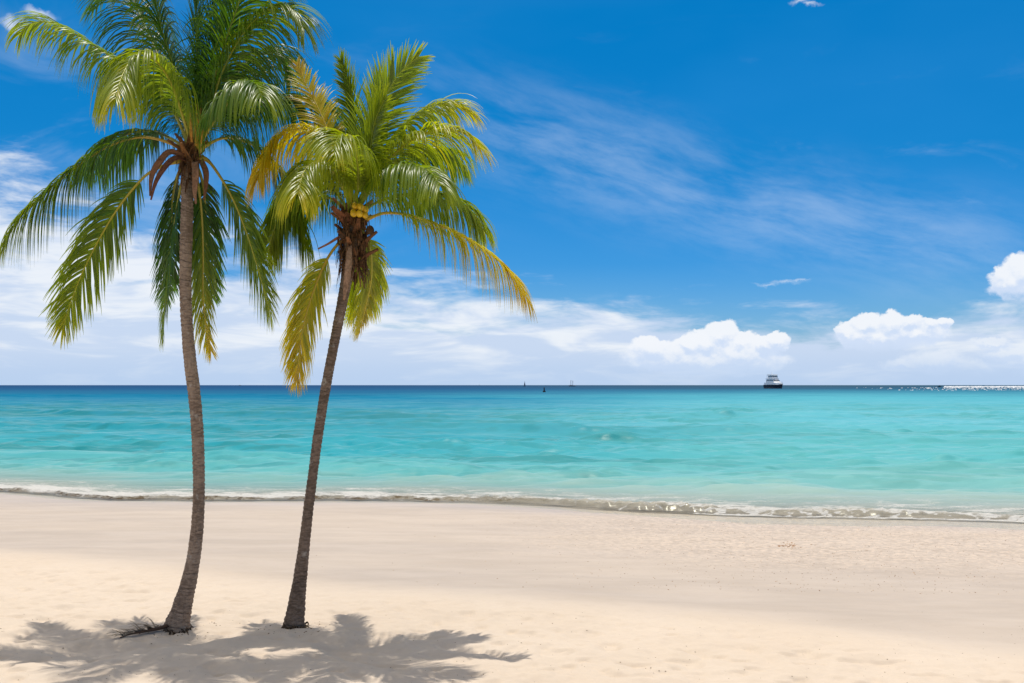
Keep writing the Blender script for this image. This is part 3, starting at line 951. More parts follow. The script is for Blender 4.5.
def leaf_bases(root, base_w, cx, cy, D0, count, seed, rpx, hpx, lenr, col):
    rng = random.Random(seed)
    for i in range(count):
        a = i * 2.4 + rng.uniform(-0.3, 0.3)
        hp = cy + hpx * (1 - i / count) + rng.uniform(-2, 2)
        c = at(cx, hp, D0) - base_w
        r = rpx * D0 / F
        out = Vector((math.cos(a), math.sin(a), 0))
        ln = rng.uniform(*lenr)
        p0 = c + out * r * 0.45
        p1 = c + out * (r * 0.95) + Vector((0, 0, ln * 0.45))
        p2 = c + out * (r * 0.95 + ln * rng.uniform(0.25, 0.65)) + Vector((0, 0, ln * rng.uniform(0.65, 1.0)))
        f = out + Vector((0, 0, 0.3))
        k = rng.uniform(0.6, 1.35)
        ribbon('leaf_base', root, [p0, p1, p2], [0.075, 0.085, 0.05, 0.032, 0.024], MAT_HUSK, [q * k for q in col], 0.012, f, 0.35)


def fibres(root, base_w, cx, cy, D0, count, seed, rpx, hpx):
    """the ragged brown cloth of fibre round the heart of the crown"""
    rng = random.Random(seed)
    verts, faces, cols = [], [], []
    for i in range(count):
        a = rng.uniform(0, 6.283)
        r = rpx * D0 / F * rng.uniform(0.7, 1.05)
        c = at(cx, cy + rng.uniform(-0.5, 0.5) * hpx, D0) - base_w
        o = Vector((math.cos(a), math.sin(a), 0))
        p0 = c + o * r
        ln = rng.uniform(0.08, 0.34)
        tg = Vector((-math.sin(a), math.cos(a), 0)) * rng.uniform(-0.5, 0.5)
        p1 = p0 + (o * 0.25 + tg * 0.6 + Vector((0, 0, rng.uniform(-0.6, 0.4)))) * ln * 0.6
        p2 = p1 + (o * 0.10 + tg * 0.3 + Vector((0, 0, -0.9))) * ln * 0.7
        path, _ = catmull([p0, p1, p2], 5)
        w = rng.uniform(0.006, 0.022)
        b = len(verts)
        kcol = np.array((0.17, 0.088, 0.042)) * rng.uniform(0.35, 1.5)
        s = Vector((-math.sin(a), math.cos(a), rng.uniform(-0.4, 0.4)))
        for q in range(5):
            ww = w * (1 - 0.6 * q / 4)
            for (sx, ox) in ((-1, 0), (0, 0.35), (1, 0), (0, -0.35)):
                verts.append(Vector(path[q]) + s * sx * ww + o * ox * ww); cols.append(kcol)
        for q in range(4):
            for e in range(4):
                e2 = (e + 1) % 4
                faces.append((b + q * 4 + e, b + q * 4 + e2, b + q * 4 + 4 + e2, b + q * 4 + 4 + e))
    return mesh_obj('crown_fibre', verts, faces, MAT_HUSK, root, True, cols)


# ---- the left, taller palm
DA = gA.y
palmA = empty('coconut_palm', gA)
tag(palmA, 'taller coconut palm with a dark green crown, standing on the left with its foot curved', 'palm tree', 'coconut palms on the beach')
trunk(palmA, gA, [(175, 633, 31), (177, 624, 25), (181, 612, 20), (184, 600, 18), (187.5, 588, 16), (191, 572, 14.5), (194, 556, 13), (197.5, 525, 12),
                  (199, 490, 11.5), (198.5, 455, 11.8), (197, 425, 12), (194, 392, 12), (190, 360, 12), (187, 325, 11.4), (185.5, 290, 11.5), (186, 250, 11.8),
                  (187, 215, 12), (187.5, 190, 11.5), (188, 172, 10.5), (190, 155, 9)], DA, MAT_BARK_A, 5)
rootlets(palmA, gA, -0.03, 0.235, DA, 3)
RA = random.Random(11)
OL = (0.30, 0.27, 0.035); OR = (0.42, 0.25, 0.035)
G0 = (-0.12, 0.12); G1 = (-0.08, 0.28); GD = (-0.30, -0.05)
def fA(pts, depth, **k): frond(palmA, gA, pts, depth, DA, rng=RA, **k)
# upper left long frond
fA([(191, 150), (170, 105), (143, 75), (112, 57), (78, 36), (50, 22), (30, 24), (21, 34)], 0.5, roll=-10, age=G1, rib=OL, leaf=1.03, droop=1.82)
# front frond arching to the viewer
fA([(193, 150), (184, 120), (172, 85), (158, 63), (145, 54), (133, 58), (122, 76), (116, 98)], -2.3, roll=5, age=(0.09, 0.45), rib=(0.36, 0.34, 0.05), leaf=1.18, droop=1.82)
# up, leaning left
fA([(191, 148), (183, 105), (172, 65), (161, 28), (152, -8), (140, -22), (124, -10)], -0.3, roll=25, age=G0, rib=OL, leaf=1.18, droop=1.09)
fA([(191, 148), (180, 110), (160, 60), (143, 22), (128, -8), (108, -12), (94, 6)], 1.7, roll=20, age=GD, rib=OL, leaf=1.13, droop=1.21)
# straight up
fA([(194, 148), (196, 100), (197, 50), (195, 5), (190, -35), (182, -62)], -0.4, roll=80, age=G0, rib=OL, leaf=0.86, droop=0.34)
fA([(196, 148), (203, 100), (212, 55), (222, 12), (234, -28), (250, -45)], 0.7, roll=70, age=GD, rib=OL, leaf=0.83, droop=0.45)
fA([(195, 148), (207, 105), (219, 62), (232, 22), (246, -12), (266, -30), (288, -18)], -0.6, roll=10, age=G0, rib=OL, leaf=1.13, droop=1.09)
# up right arching over
fA([(196, 148), (210, 110), (222, 72), (240, 38), (258, 17), (277, 7), (293, 12), (303, 28)], -0.9, roll=-15, age=(-0.01, 0.25), rib=OL, leaf=1.18, droop=1.45)
fA([(196, 148), (213, 115), (232, 82), (252, 58), (270, 50), (284, 60), (290, 78)], 1.6, roll=0, age=GD, rib=OL, leaf=1.13, droop=1.45)
fA([(197, 148), (214, 122), (232, 98), (246, 84), (256, 84), (262, 96)], -2.5, roll=0, age=(-0.11, 0.18), rib=OL, leaf=1.09, droop=1.58)
# right, behind the other palm
fA([(196, 146), (212, 124), (236, 107), (264, 99), (292, 97), (316, 101), (336, 112)], 1.4, roll=0, age=GD, rib=OL, leaf=1.09, droop=1.93)
# right, lower arching
fA([(197, 152), (207, 145), (224, 138), (244, 141), (264, 153), (284, 178), (298, 212), (306, 245)], 0.6, roll=0, age=(-0.11, 0.30), rib=(0.40, 0.30, 0.04), leaf=1.20, droop=2.05)
# lower right hanging
fA([(197, 157), (207, 160), (217, 172), (232, 197), (245, 228), (256, 262), (266, 297), (270, 312)], -0.9, roll=72, age=(-0.01, 0.38), rib=(0.42, 0.30, 0.04), leaf=0.85, droop=0.68, start=0.2)
# left big lower one
fA([(189, 153), (172, 144), (152, 138), (133, 138), (105, 148), (72, 170), (42, 196), (20, 218), (6, 240)], -0.6, roll=0, age=(-0.06, 0.32), rib=OR, leaf=1.20, droop=2.29, start=0.2)
fA([(188, 150), (170, 138), (150, 131), (128, 134), (105, 148), (86, 172)], 2.0, roll=0, age=GD, rib=OL, leaf=1.06, droop=1.93)
# left hanging
fA([(189, 160), (172, 163), (154, 170), (140, 181), (118, 208), (97, 243), (80, 278), (68, 310), (63, 328)], -1.0, roll=-68, age=(0.01, 0.46), rib=(0.46, 0.33, 0.04), leaf=0.85, droop=0.68, start=0.24)
# two hanging down beside the trunk
fA([(187, 166), (181, 186), (176, 215), (171, 250), (168, 285), (164, 318), (163, 338)], 1.2, roll=75, age=(-0.16, 0.35), rib=OL, leaf=0.68, droop=0.75, start=0.16)
fA([(185, 163), (176, 180), (172, 205), (172, 240), (170, 270), (166, 300)], 2.0, roll=30, age=GD, rib=OL, leaf=0.70, droop=0.98, start=0.1)
fA([(193, 166), (199, 190), (202, 222), (203, 258), (203, 295), (206, 328), (211, 350)], 1.0, roll=65, age=(-0.11, 0.72), rib=OL, leaf=0.68, droop=0.75, start=0.16)
fA([(194, 163), (202, 180), (205, 205), (206, 240), (208, 270), (213, 298)], 2.0, roll=30, age=GD, rib=OL, leaf=0.70, droop=0.98, start=0.1)
fA([(195, 148), (203, 118), (206, 92), (203, 74), (196, 66)], 2.4, roll=10, age=GD, rib=OL, leaf=0.9, droop=1.2)
fA([(192, 148), (186, 118), (178, 96), (168, 86), (158, 88)], 2.5, roll=-10, age=GD, rib=OL, leaf=0.9, droop=1.3)
# crown details
leaf_bases(palmA, gA, 190, 152, DA, 11, 4, 7, 22, (0.28, 0.5), (0.24, 0.115, 0.045))
fibres(palmA, gA, 189, 163, DA, 140, 8, 7.5, 36)
DFr = DA - 0.15
def pA(px, py, dy=0.0): return at(px, py, DA + dy) - gA
ribbon('flower_spathe', palmA, [pA(184, 156, -0.15), pA(170, 152, -0.25), pA(160, 162, -0.35), pA(152, 176, -0.4), pA(150, 196, -0.42)], [0.03, 0.045, 0.05, 0.03, 0.008], MAT_HUSK, (0.24, 0.11, 0.055), 0.01)
ribbon('flower_spathe', palmA, [pA(186, 160, -0.1), pA(176, 158, -0.3), pA(166, 166, -0.4), pA(156, 182, -0.45), pA(151, 200, -0.45)], [0.025, 0.04, 0.04, 0.025, 0.008], MAT_HUSK, (0.17, 0.07, 0.04), 0.01)
ribbon('flower_spathe', palmA, [pA(195, 162, -0.2), pA(196, 176, -0.26), pA(195, 192, -0.24), pA(196, 204, -0.2)], [0.045, 0.05, 0.035, 0.012], MAT_HUSK, (0.30, 0.17, 0.10), 0.01)
ribbon('flower_spathe', palmA, [pA(201, 160, -0.1), pA(206, 172, -0.16), pA(206, 186, -0.14), pA(204, 200, -0.1)], [0.04, 0.045, 0.03, 0.01], MAT_HUSK, (0.20, 0.10, 0.05), 0.01)
for (a, b, c, d) in ((192, 142, 188, 95), (197, 142, 197, 104), (202, 143, 204, 118), (196, 146, 201, 108)):
    ribbon('flower_stalk', palmA, [pA(a, b, -0.2), pA((a + c) / 2, (b + d) / 2, -0.35), pA(c, d, -0.42)], [0.012, 0.022, 0.026, 0.016, 0.006], MAT_HUSK, (0.50, 0.25, 0.05), 0.012)

# ---- the right, shorter leaning palm
DB = gB.y
palmB = empty('coconut_palm', gB)
tag(palmB, 'shorter leaning coconut palm with yellowing fronds and yellow coconuts, right of the taller palm', 'palm tree', 'coconut palms on the beach')
trunk(palmB, gB, [(294, 630, 24), (294.5, 622, 20.5), (296, 610, 18), (297.5, 598, 16), (300, 580, 13.5), (302.5, 560, 11.8), (305.5, 535, 10.6), (309, 505, 9.8), (313.5, 470, 9.4),
                  (318.5, 432, 9.4), (325, 392, 9.4), (331, 360, 9.4), (337, 330, 9.6), (342.5, 302, 10), (346.5, 280, 11), (350, 258, 14), (352, 240, 15), (354, 222, 12), (355, 208, 9)], DB, MAT_BARK_B, 9)
rootlets(palmB, gB, 0.0, 0.18, DB, 5)
RB = random.Random(23)
Y1 = (0.42, 0.3, 0.03); YR = (0.50, 0.33, 0.02); GR = (0.22, 0.27, 0.035)
def fB(pts, depth, **k): frond(palmB, gB, pts, depth, DB, rng=RB, **k)
# yellow one arching left to the viewer
fB([(352, 210), (349, 190), (341, 163), (328, 142), (312, 131), (295, 129), (278, 137), (264, 158), (258, 180)], -1.3, roll=-5, age=(0.51, 0.75), rib=YR, leaf=1.02, droop=2.05, start=0.2)
# dead spike up left
fB([(351, 208), (343, 170), (331, 138), (318, 108), (305, 82), (297, 64)], 0.9, roll=35, age=(0.57, 0.76), rib=YR, leaf=0.59, droop=0.75, ragged=0.35)
# up
fB([(352, 208), (353, 170), (355, 130), (351, 98), (345, 72), (341, 60)], 0.5, roll=70, age=(0.12, 0.23), rib=GR, leaf=0.57, droop=0.38)
fB([(353, 208), (359, 175), (366, 145), (372, 115), (376, 88), (380, 74)], 1.0, roll=70, age=(-0.03, 0.13), rib=GR, leaf=0.64, droop=0.38)
fB([(354, 208), (362, 170), (372, 132), (385, 98), (400, 73), (418, 57)], -0.5, roll=65, age=(0.19, 0.33), rib=GR, leaf=0.68, droop=0.38)
fB([(353, 208), (362, 178), (370, 150), (375, 122), (384, 100)], -1.4, roll=80, age=(0.17, 0.33), rib=GR, leaf=0.68, droop=0.30)
# right-up arching
fB([(356, 208), (371, 175), (388, 145), (408, 122), (430, 108), (452, 104), (470, 112)], 0.4, roll=0, age=(0.12, 0.53), rib=GR, leaf=1.02, droop=1.45)
fB([(357, 210), (372, 182), (390, 158), (412, 140), (438, 130), (462, 132), (478, 146)], -1.2, roll=10, age=(0.19, 0.55), rib=GR, leaf=1.02, droop=1.33)
fB([(357, 210), (372, 188), (392, 172), (413, 166), (430, 172), (440, 186)], -2.2, roll=0, age=(0.07, 0.23), rib=GR, leaf=1.09, droop=1.58)
fB([(357, 210), (375, 185), (397, 160), (422, 148), (445, 150), (458, 166)], 1.5, roll=0, age=(-0.08, 0.13), rib=GR, leaf=1.09, droop=1.58)
# right, lower, behind
fB([(358, 214), (378, 202), (402, 195), (428, 193), (452, 198), (472, 212), (484, 232)], 1.0, roll=0, age=(-0.01, 0.35), rib=GR, leaf=1.02, droop=1.93)
# right long yellow
fB([(359, 222), (372, 217), (386, 213), (408, 215), (436, 224), (464, 237), (490, 254), (512, 275), (526, 298)], -0.5, roll=0, age=(0.39, 0.76), rib=YR, leaf=1.02, droop=2.05, start=0.2)
# left lower hanging
fB([(349, 230), (342, 240), (333, 250), (323, 267), (313, 292), (304, 322), (299, 352), (297, 380)], -0.6, roll=-62, age=(0.41, 0.73), rib=YR, leaf=0.73, droop=0.75, start=0.22)
# behind, below right
fB([(357, 226), (366, 238), (371, 255), (371, 280), (366, 305), (360, 330)], 1.5, roll=55, age=(0.32, 0.63), rib=GR, leaf=0.65, droop=0.83, start=0.12)
fB([(355, 226), (362, 242), (366, 262), (364, 290), (357, 315)], 2.2, roll=20, age=(0.17, 0.53), rib=GR, leaf=0.77, droop=1.45, start=0.12)
# left, behind, dark
fB([(350, 212), (334, 200), (316, 194), (298, 196), (283, 210), (273, 232), (268, 252)], 0.8, roll=0, age=(-0.03, 0.33), rib=GR, leaf=1.02, droop=1.93)
fB([(350, 212), (336, 193), (318, 180), (302, 180), (290, 194), (284, 214)], 1.9, roll=0, age=(-0.13, 0.13), rib=GR, leaf=1.07, droop=1.93)
fB([(351, 210), (342, 186), (330, 168), (316, 162), (304, 172), (298, 194)], -1.9, roll=0, age=(0.17, 0.48), rib=GR, leaf=1.00, droop=1.69)
fB([(351, 210), (347, 178), (340, 150), (333, 134), (324, 132), (318, 142)], 1.6, roll=20, age=(0.02, 0.23), rib=GR, leaf=1.00, droop=1.09)
fB([(353, 210), (358, 186), (357, 160), (350, 140), (340, 136), (333, 148)], -2.2, roll=20, age=(0.22, 0.38), rib=GR, leaf=1.00, droop=1.33)
leaf_bases(palmB, gB, 354, 212, DB, 20, 14, 11.5, 54, (0.20, 0.42), (0.25, 0.115, 0.055))
fibres(palmB, gB, 353, 240, DB, 420, 18, 12.5, 66)
def pB(px, py, dy=0.0): return at(px, py, DB + dy) - gB
ribbon('flower_spathe', palmB, [pB(350, 245, -0.2), pB(349, 262, -0.28), pB(347, 280, -0.26), pB(344, 300, -0.18)], [0.03, 0.05, 0.045, 0.012], MAT_HUSK, (0.40, 0.25, 0.16), 0.01)
ribbon('flower_spathe', palmB, [pB(349, 225, -0.1), pB(342, 216, -0.2), pB(336, 211, -0.25), pB(332, 206, -0.28)], [0.05, 0.06, 0.05, 0.04, 0.03], MAT_HUSK, (0.24, 0.10, 0.055), 0.014)
ribbon('flower_spathe', palmB, [pB(348, 234, -0.05), pB(338, 238, -0.1), pB(328, 244, -0.15), pB(318, 249, -0.2)], [0.02, 0.02, 0.014, 0.01], MAT_HUSK, (0.40, 0.18, 0.11), 0.008)
for (px, py, dy, r) in ((355, 206, -0.24, 0.05), (360.5, 207, -0.26, 0.054), (353.5, 213, -0.28, 0.052), (359.5, 213.5, -0.29, 0.05), (365.5, 209.5, -0.22, 0.048), (365, 215, -0.24, 0.045)):
    v, f = uv_ball(r, r * 1.15)
    o = mesh_obj('coconut', v, f, MAT_NUT, palmB)
    o.location = pB(px, py, dy); o.rotation_euler = (RB.uniform(-.4, .4), RB.uniform(-.4, .4), RB.uniform(0, 6))
v, f = uv_ball(0.06, 0.07)
o = mesh_obj('coconut', v, f, MAT_NUTB, palmB)
o.location = pB(370, 230, -0.1); o['label'] = 'small dry dark coconut'
v, f = uv_ball(0.055, 0.075)
o = mesh_obj('coconut', v, f, MAT_NUTB, palmB)
o.location = pB(343, 234, -0.16); o['label'] = 'small dry dark coconut'


# ---- dry frond lying at the foot of the left palm
gd = ground(163, 632)
dead = empty('dry_palm_frond', gd)
tag(dead, 'dry brown palm frond lying on the sand against the left palm foot', 'palm frond')
def on_sand(px, py, up):
    p = ground(px, py); return Vector((p.x, p.y, p.z + up)) - gd
pth = [on_sand(168, 629, 0.05), on_sand(156, 632.5, 0.05), on_sand(143, 635, 0.05), on_sand(130, 637, 0.04), on_sand(120, 639, 0.02)]
path, L = catmull(pth, 30)
verts, faces, cols = [], [], []
RD = random.Random(4)
for side in (-1, 1):
    for j in range(20):
        t = 0.2 + 0.8 * j / 20
        i = int(t * 29)
        o = Vector(path[i])
        d = Vector((-0.75 + RD.uniform(-.2, .2), side * RD.uniform(0.35, 0.9), 0.4 + RD.uniform(-0.1, 0.3))).normalized()
        ln = RD.uniform(0.30, 0.55) * (1 - 0.4 * t)
        w = RD.uniform(0.012, 0.02)
        b = len(verts); c = np.array((0.36, 0.28, 0.20)) * RD.uniform(0.5, 1.7)
        for q in range(6):
            p = o + d * ln * q / 5
            wp = p + gd
            gz = float(sand_z(wp.x, wp.y)) - gd.z + 0.008
            p.z = max(gz, p.z - 0.35 * ln * (q / 5) ** 2)
            s = d.cross(Vector((0, 0.3, 1))).normalized() * w * (1 - (q / 5) ** 2 * 0.9)
            verts += [p + s, p + Vector((0, 0, 0.005)), p - s]; cols += [c, c, c]
        for q in range(5):
            a = b + q * 3
            faces += [(a, a + 1, a + 4, a + 3), (a + 1, a + 2, a + 5, a + 4)]
mesh_obj('leaflets', verts, faces, MAT_HUSK, dead, True, cols)
v, f = tube(path, [0.045 * (1 - 0.75 * i / 29) for i in range(30)], 7, 0.7, (0, 0.2, 1))
mesh_obj('midrib', v, f, MAT_HUSK, dead, True, [np.array((0.10, 0.06, 0.04))] * len(v))

# ------------------------------------------------------------------ grit and flecks on the sand (uncountable)
def build_grit():
    rng = random.Random(99)
    verts, faces, cols = [], [], []
    def fleck(x, y, r, c):
        z = float(sand_z(x, y))
        b = len(verts); k = rng.randint(5, 6); a0 = rng.uniform(0, 6)
        el_ = rng.uniform(0.5, 1)
        for q in range(k):
            a = a0 + q / k * 6.283
            verts.append((x + math.cos(a) * r * rng.uniform(.7, 1.1), y + math.sin(a) * r * el_, z - 0.003)); cols.append(c)
        verts.append((x, y, z + r * rng.uniform(0.3, 0.6))); cols.append(c * 1.1)
        for q in range(k): faces.append((b + q, b + (q + 1) % k, b + k))
    for _ in range(2600):
        y = rng.uniform(19, 33); x = rng.gauss(0.30 * y, 0.16 * y)
        c = np.array(rng.choice(((0.30, 0.17, 0.09), (0.55, 0.40, 0.27), (0.22, 0.15, 0.10), (0.6, 0.5, 0.4)))) * rng.uniform(.7, 1.2)
        if y > float(y_shore(x)) - 0.8: continue
        fleck(x, y, rng.uniform(0.008, 0.024), c)
    for _ in range(420):
        p = ground(rng.uniform(0, 1024), rng.uniform(610, 690))
        fleck(p.x, p.y, rng.uniform(0.005, 0.014), np.array((0.20, 0.14, 0.09)) * rng.uniform(.6, 1.3))
    for (gx, rr_) in ((gA, 0.55), (gB, 0.5)):
        for _ in range(70):
            a = rng.uniform(0, 6.28); q = rr_ * math.sqrt(rng.random()) + 0.1
            fleck(gx.x + math.cos(a) * q, gx.y + math.sin(a) * q, rng.uniform(0.006, 0.022), np.array((0.17, 0.11, 0.065)) * rng.uniform(.6, 1.6))
    o = mesh_obj('shell_grit', verts, faces, MAT_HUSK, None, False, cols)
    tag(o, 'tiny brown and pale shell fragments scattered over the beach sand', 'shell grit', kind='stuff')
    # strand of washed-up seaweed
    verts.clear(); faces.clear(); cols.clear()
    for _ in range(50):
        px = rng.gauss(789, 7); py = rng.gauss(546, 1.6)
        p = ground(px, py)
        fleck(p.x, p.y, rng.uniform(0.02, 0.05), np.array((0.36, 0.20, 0.10)) * rng.uniform(.6, 1.3))
    o = mesh_obj('washed_up_weed', verts, faces, MAT_HUSK, None, False, cols)
    tag(o, 'small patch of reddish brown seaweed flecks washed up on the wet sand', 'seaweed', kind='stuff')


build_grit()


# ------------------------------------------------------------------ boats
def paint(name, c, rough=0.4):
    m, n, out = new_mat(name)
    tc = n.node('ShaderNodeTexCoord')
    nz = n.noise(tc.outputs['Object'], 1.5, 4, 0.6)
    cc = n.mix(n.sstep(0.4, 0.7, nz) * 0.12, c, tuple(q * 0.7 for q in c))
    principled(n, out, cc, rough, 0.4)
    return m


M_WHITE = paint('boat_white', (0.88, 0.87, 0.85)); M_NAVY = paint('boat_navy', (0.012, 0.018, 0.035)); M_GLASS = paint('boat_window', (0.025, 0.035, 0.05), 0.15)
M_GREY = paint('boat_grey', (0.12, 0.13, 0.15)); M_SAIL = paint('sail_cloth', (0.13, 0.16, 0.20), 0.8); M_BLACK = paint('buoy_black', (0.015, 0.016, 0.02), 0.6)


class MB:
    def __init__(s): s.v = []; s.f = []
    def add(s, v, f):
        b = len(s.v); s.v += [tuple(q) for q in v]; s.f += [tuple(b + k for k in ff) for ff in f]
    def frustum(s, x0, x1, w0, z0, z1, rf=0.0, rb=0.0, win=0.0, cham=0.25):
        """deck house along x (bow +x): front and back rake, sides leaning in, chamfered plan corners"""
        def ring(xa, xb, w, z):
            c = min(cham * w, (xb - xa) * 0.3)
            return [(xa, -w + c, z), (xa + c, -w, z), (xb - 2 * c, -w, z), (xb, -w * 0.45, z), (xb, w * 0.45, z), (xb - 2 * c, w, z), (xa + c, w, z), (xa, w - c, z)]
        a = ring(x0, x1, w0, z0); b = ring(x0 + rb, x1 - rf, w0 - win, z1)
        f = [(k, (k + 1) % 8, 8 + (k + 1) % 8, 8 + k) for k in range(8)] + [tuple(range(8))[::-1], tuple(range(8, 16))]
        s.add(a + b, f)
    def bar(s, p, q, r, n=6):
        v, f = tube([Vector(p), (Vector(p) + Vector(q)) / 2, Vector(q)], [r, r, r], n, 1.0, (0.3, 0.9, 0.2)); s.add(v, f)
    def hull(s, L, B, free, draft=0.6, sheer=0.35, transom=0.8):
        n = 14; rings = []
        for i in range(n + 1):
            t = i / n
            x = -L / 2 + L * t
            w = B / 2 * (transom + (1 - transom) * min(1, t / 0.35)) if t < 0.45 else B / 2 * max(0.02, 1 - ((t - 0.45) / 0.55) ** 2.2)
            top = free * (1 + sheer * max(0, t - 0.3) ** 1.5)
            xf = x + 0.10 * L * max(0, t - 0.6) * 1.2
            rings.append([(xf, -w, top), (x + (xf - x) * 0.5, -w * 0.93, top * 0.5), (x, -w * (0.82 - 0.25 * t), 0), (x - 0.02 * L * t, 0, -draft),
                          (x, w * (0.82 - 0.25 * t), 0), (x + (xf - x) * 0.5, w * 0.93, top * 0.5), (xf, w, top), (xf, 0, top * 1.01)])
        v = [p for r in rings for p in r]
        f = []
        for i in range(n):
            for k in range(8):
                k2 = (k + 1) % 8
                f.append((i * 8 + k, i * 8 + k2, i * 8 + 8 + k2, i * 8 + 8 + k))
        f.append(tuple(range(8))[::-1]); f.append(tuple(n * 8 + k for k in range(8)))
        s.add(v, f)
    def build(s, name, mat, parent): return mesh_obj(name, s.v, s.f, mat, parent, False)


def at_sea(px, d): return Vector(((px - 512) / F * d, d, 0.0))


def yacht():
    d = 1290.0
    r = empty('motor_yacht', at_sea(774.3, d))
    r.rotation_euler = (0, 0, math.radians(-71))
    tag(r, 'large white motor yacht with a navy hull, anchored off the beach near the horizon', 'yacht')
    k = 1.0
    m = MB(); m.hull(34, 12.5, 4.9, 0.8, 0.30, 0.88); m.build('hull', M_NAVY, r)
    m = MB(); m.hull(34.3, 12.7, 0.5, 0.3, 0.0, 0.88); o = m.build('waterline_stripe', M_WHITE, r); o.location.z = 0.35
    m = MB(); m.frustum(-16.2, 14.5, 5.75, 5.0, 7.6, 1.0, 0.3, 0.2); m.build('bulwark', M_WHITE, r)
    m = MB(); m.frustum(-13.0, 10.2, 5.2, 7.5, 12.2, 5.5, 0.8, 0.6); ms = m.build('main_deckhouse', M_WHITE, r)
    m = MB(); m.frustum(-12.2, 8.0, 5.06, 10.3, 10.9, 1.6, 0.2, 0.18); m.build('window_band', M_GLASS, ms)
    m = MB(); m.frustum(-13.6, 5.6, 5.4, 12.2, 13.0, 0.2, 0.0, 0.1); m.build('upper_deck', M_WHITE, r)
    m = MB(); m.frustum(-9.5, 4.2, 4.5, 13.0, 17.2, 1.6, 0.8, 0.5); us = m.build('bridge_deckhouse', M_WHITE, r)
    m = MB(); m.frustum(-8.8, 3.75, 4.36, 15.4, 16.1, 0.6, 0.3, 0.18); m.build('window_band', M_GLASS, us)
    m = MB(); m.frustum(-10.5, 3.6, 5.0, 17.2, 18.3, 0.5, 0.2, 0.2); m.build('hardtop', M_WHITE, r)
    for (x, y) in ((-10.0, -4.3), (-10.0, 4.3)):
        m = MB(); m.bar((x, y, 13.0), (x, y, 17.3), 0.28); m.build('hardtop_post', M_WHITE, r)
    m = MB(); m.bar((-5, 0, 18.2), (-6, 0, 21.5), 0.22); m.bar((-5.6, -1.6, 20), (-5.6, 1.6, 20), 0.15); m.build('mast', M_WHITE, r)
    m = MB()
    for y in (-1, 1):
        m.bar((13.0, y * 3.2, 7.6), (17.2, y * 0.4, 8.9), 0.1); m.bar((13.0, y * 3.2, 6.6), (13.0, y * 3.2, 7.7), 0.1)
    m.build('bow_rail', M_WHITE, r)


yacht()


def sloop(px, d, k, label, heading=70.0):
    r = empty('sailing_boat', at_sea(px, d)); r.rotation_euler = (0, 0, math.radians(heading))
    tag(r, label, 'sailing boat')
    m = MB(); m.hull(11 * k, 3.4 * k, 1.5 * k, 0.4, 0.3, 0.7); m.build('hull', M_GREY, r)
    m = MB(); m.frustum(-2.5 * k, 2.4 * k, 1.1 * k, 1.45 * k, 2.1 * k, 0.8 * k, 0.2 * k, 0.2 * k); m.build('cabin', M_GREY, r)
    m = MB(); m.bar((0.6 * k, 0, 1.4 * k), (0.6 * k, 0, 15 * k), 0.14 * k); m.build('mast', M_GREY, r)
    def sail(name, a, b, c):
        a, b, c = (Vector(q) * k for q in (a, b, c)); N = 7; v, f, idx = [], [], {}
        for sidew in (0, 1):
            for i in range(N + 1):
                for j in range(N + 1 - i):
                    u, w = i / N, j / N; t = 1 - u - w
                    p = a * t + b * u + c * w
                    idx[(sidew, i, j)] = len(v)
                    v.append(p + Vector((0, (0.9 * 4 * t * (u + w) * 0.5 + 0.05 * sidew) * k, 0)))
            for i in range(N):
                for j in range(N - i):
                    f.append((idx[(sidew, i, j)], idx[(sidew, i + 1, j)], idx[(sidew, i, j + 1)]))
                    if i + j < N - 1: f.append((idx[(sidew, i + 1, j)], idx[(sidew, i + 1, j + 1)], idx[(sidew, i, j + 1)]))
        mesh_obj(name, v, f, M_SAIL, r, False)
    sail('mainsail', (0.4, 0, 14.5), (0.4, 0, 2.4), (-5, 0, 2.4))
    sail('jib', (0.8, 0, 13.0), (5.4, 0, 1.9), (0.2, 0, 2.2))


sloop(524.8, 3300.0, 1.25, 'tiny dark sailing boat with one raised triangular sail on the horizon', 65)
sloop(479.3, 7000.0, 0.95, 'faintest single sail far out on the horizon right of the palms', 80)


def schooner():
    d = 3300.0; r = empty('two_masted_schooner', at_sea(572, d)); r.rotation_euler = (0, 0, math.radians(8))
    tag(r, 'two masted dark schooner with bare masts on the horizon', 'sailing boat')
    m = MB(); m.hull(23, 5.5, 2.4, 0.6, 0.4, 0.6); m.build('hull', M_GREY, r)
    m = MB(); m.frustum(-7, -1, 1.7, 2.3, 3.6, 0.5, 0.3, 0.2); m.build('cabin', M_GREY, r)
    for (x, h) in ((-3.8, 20.5), (2.6, 19.0)):
        m = MB(); m.bar((x, 0, 2), (x, 0, h), 0.65); o = m.build('mast', M_GREY, r)
        m = MB(); m.bar((x - 0.3, 0, 4.2), (x - 5.2, 0, 4.4), 0.4); m.build('furled_boom', M_GREY, o)
    m = MB(); m.bar((10.5, 0, 3.0), (15.5, 0, 4.4), 0.22); m.build('bowsprit', M_GREY, r)
    m = MB()
    for (a, b) in (((15.3, 0, 4.4), (2.6, 0, 18.5)), ((-3.8, 0, 20), (2.6, 0, 18.7)), ((-11, 0, 3), (-3.8, 0, 20))): m.bar(a, b, 0.06)
    m.build('rigging', M_GREY, r)


schooner()


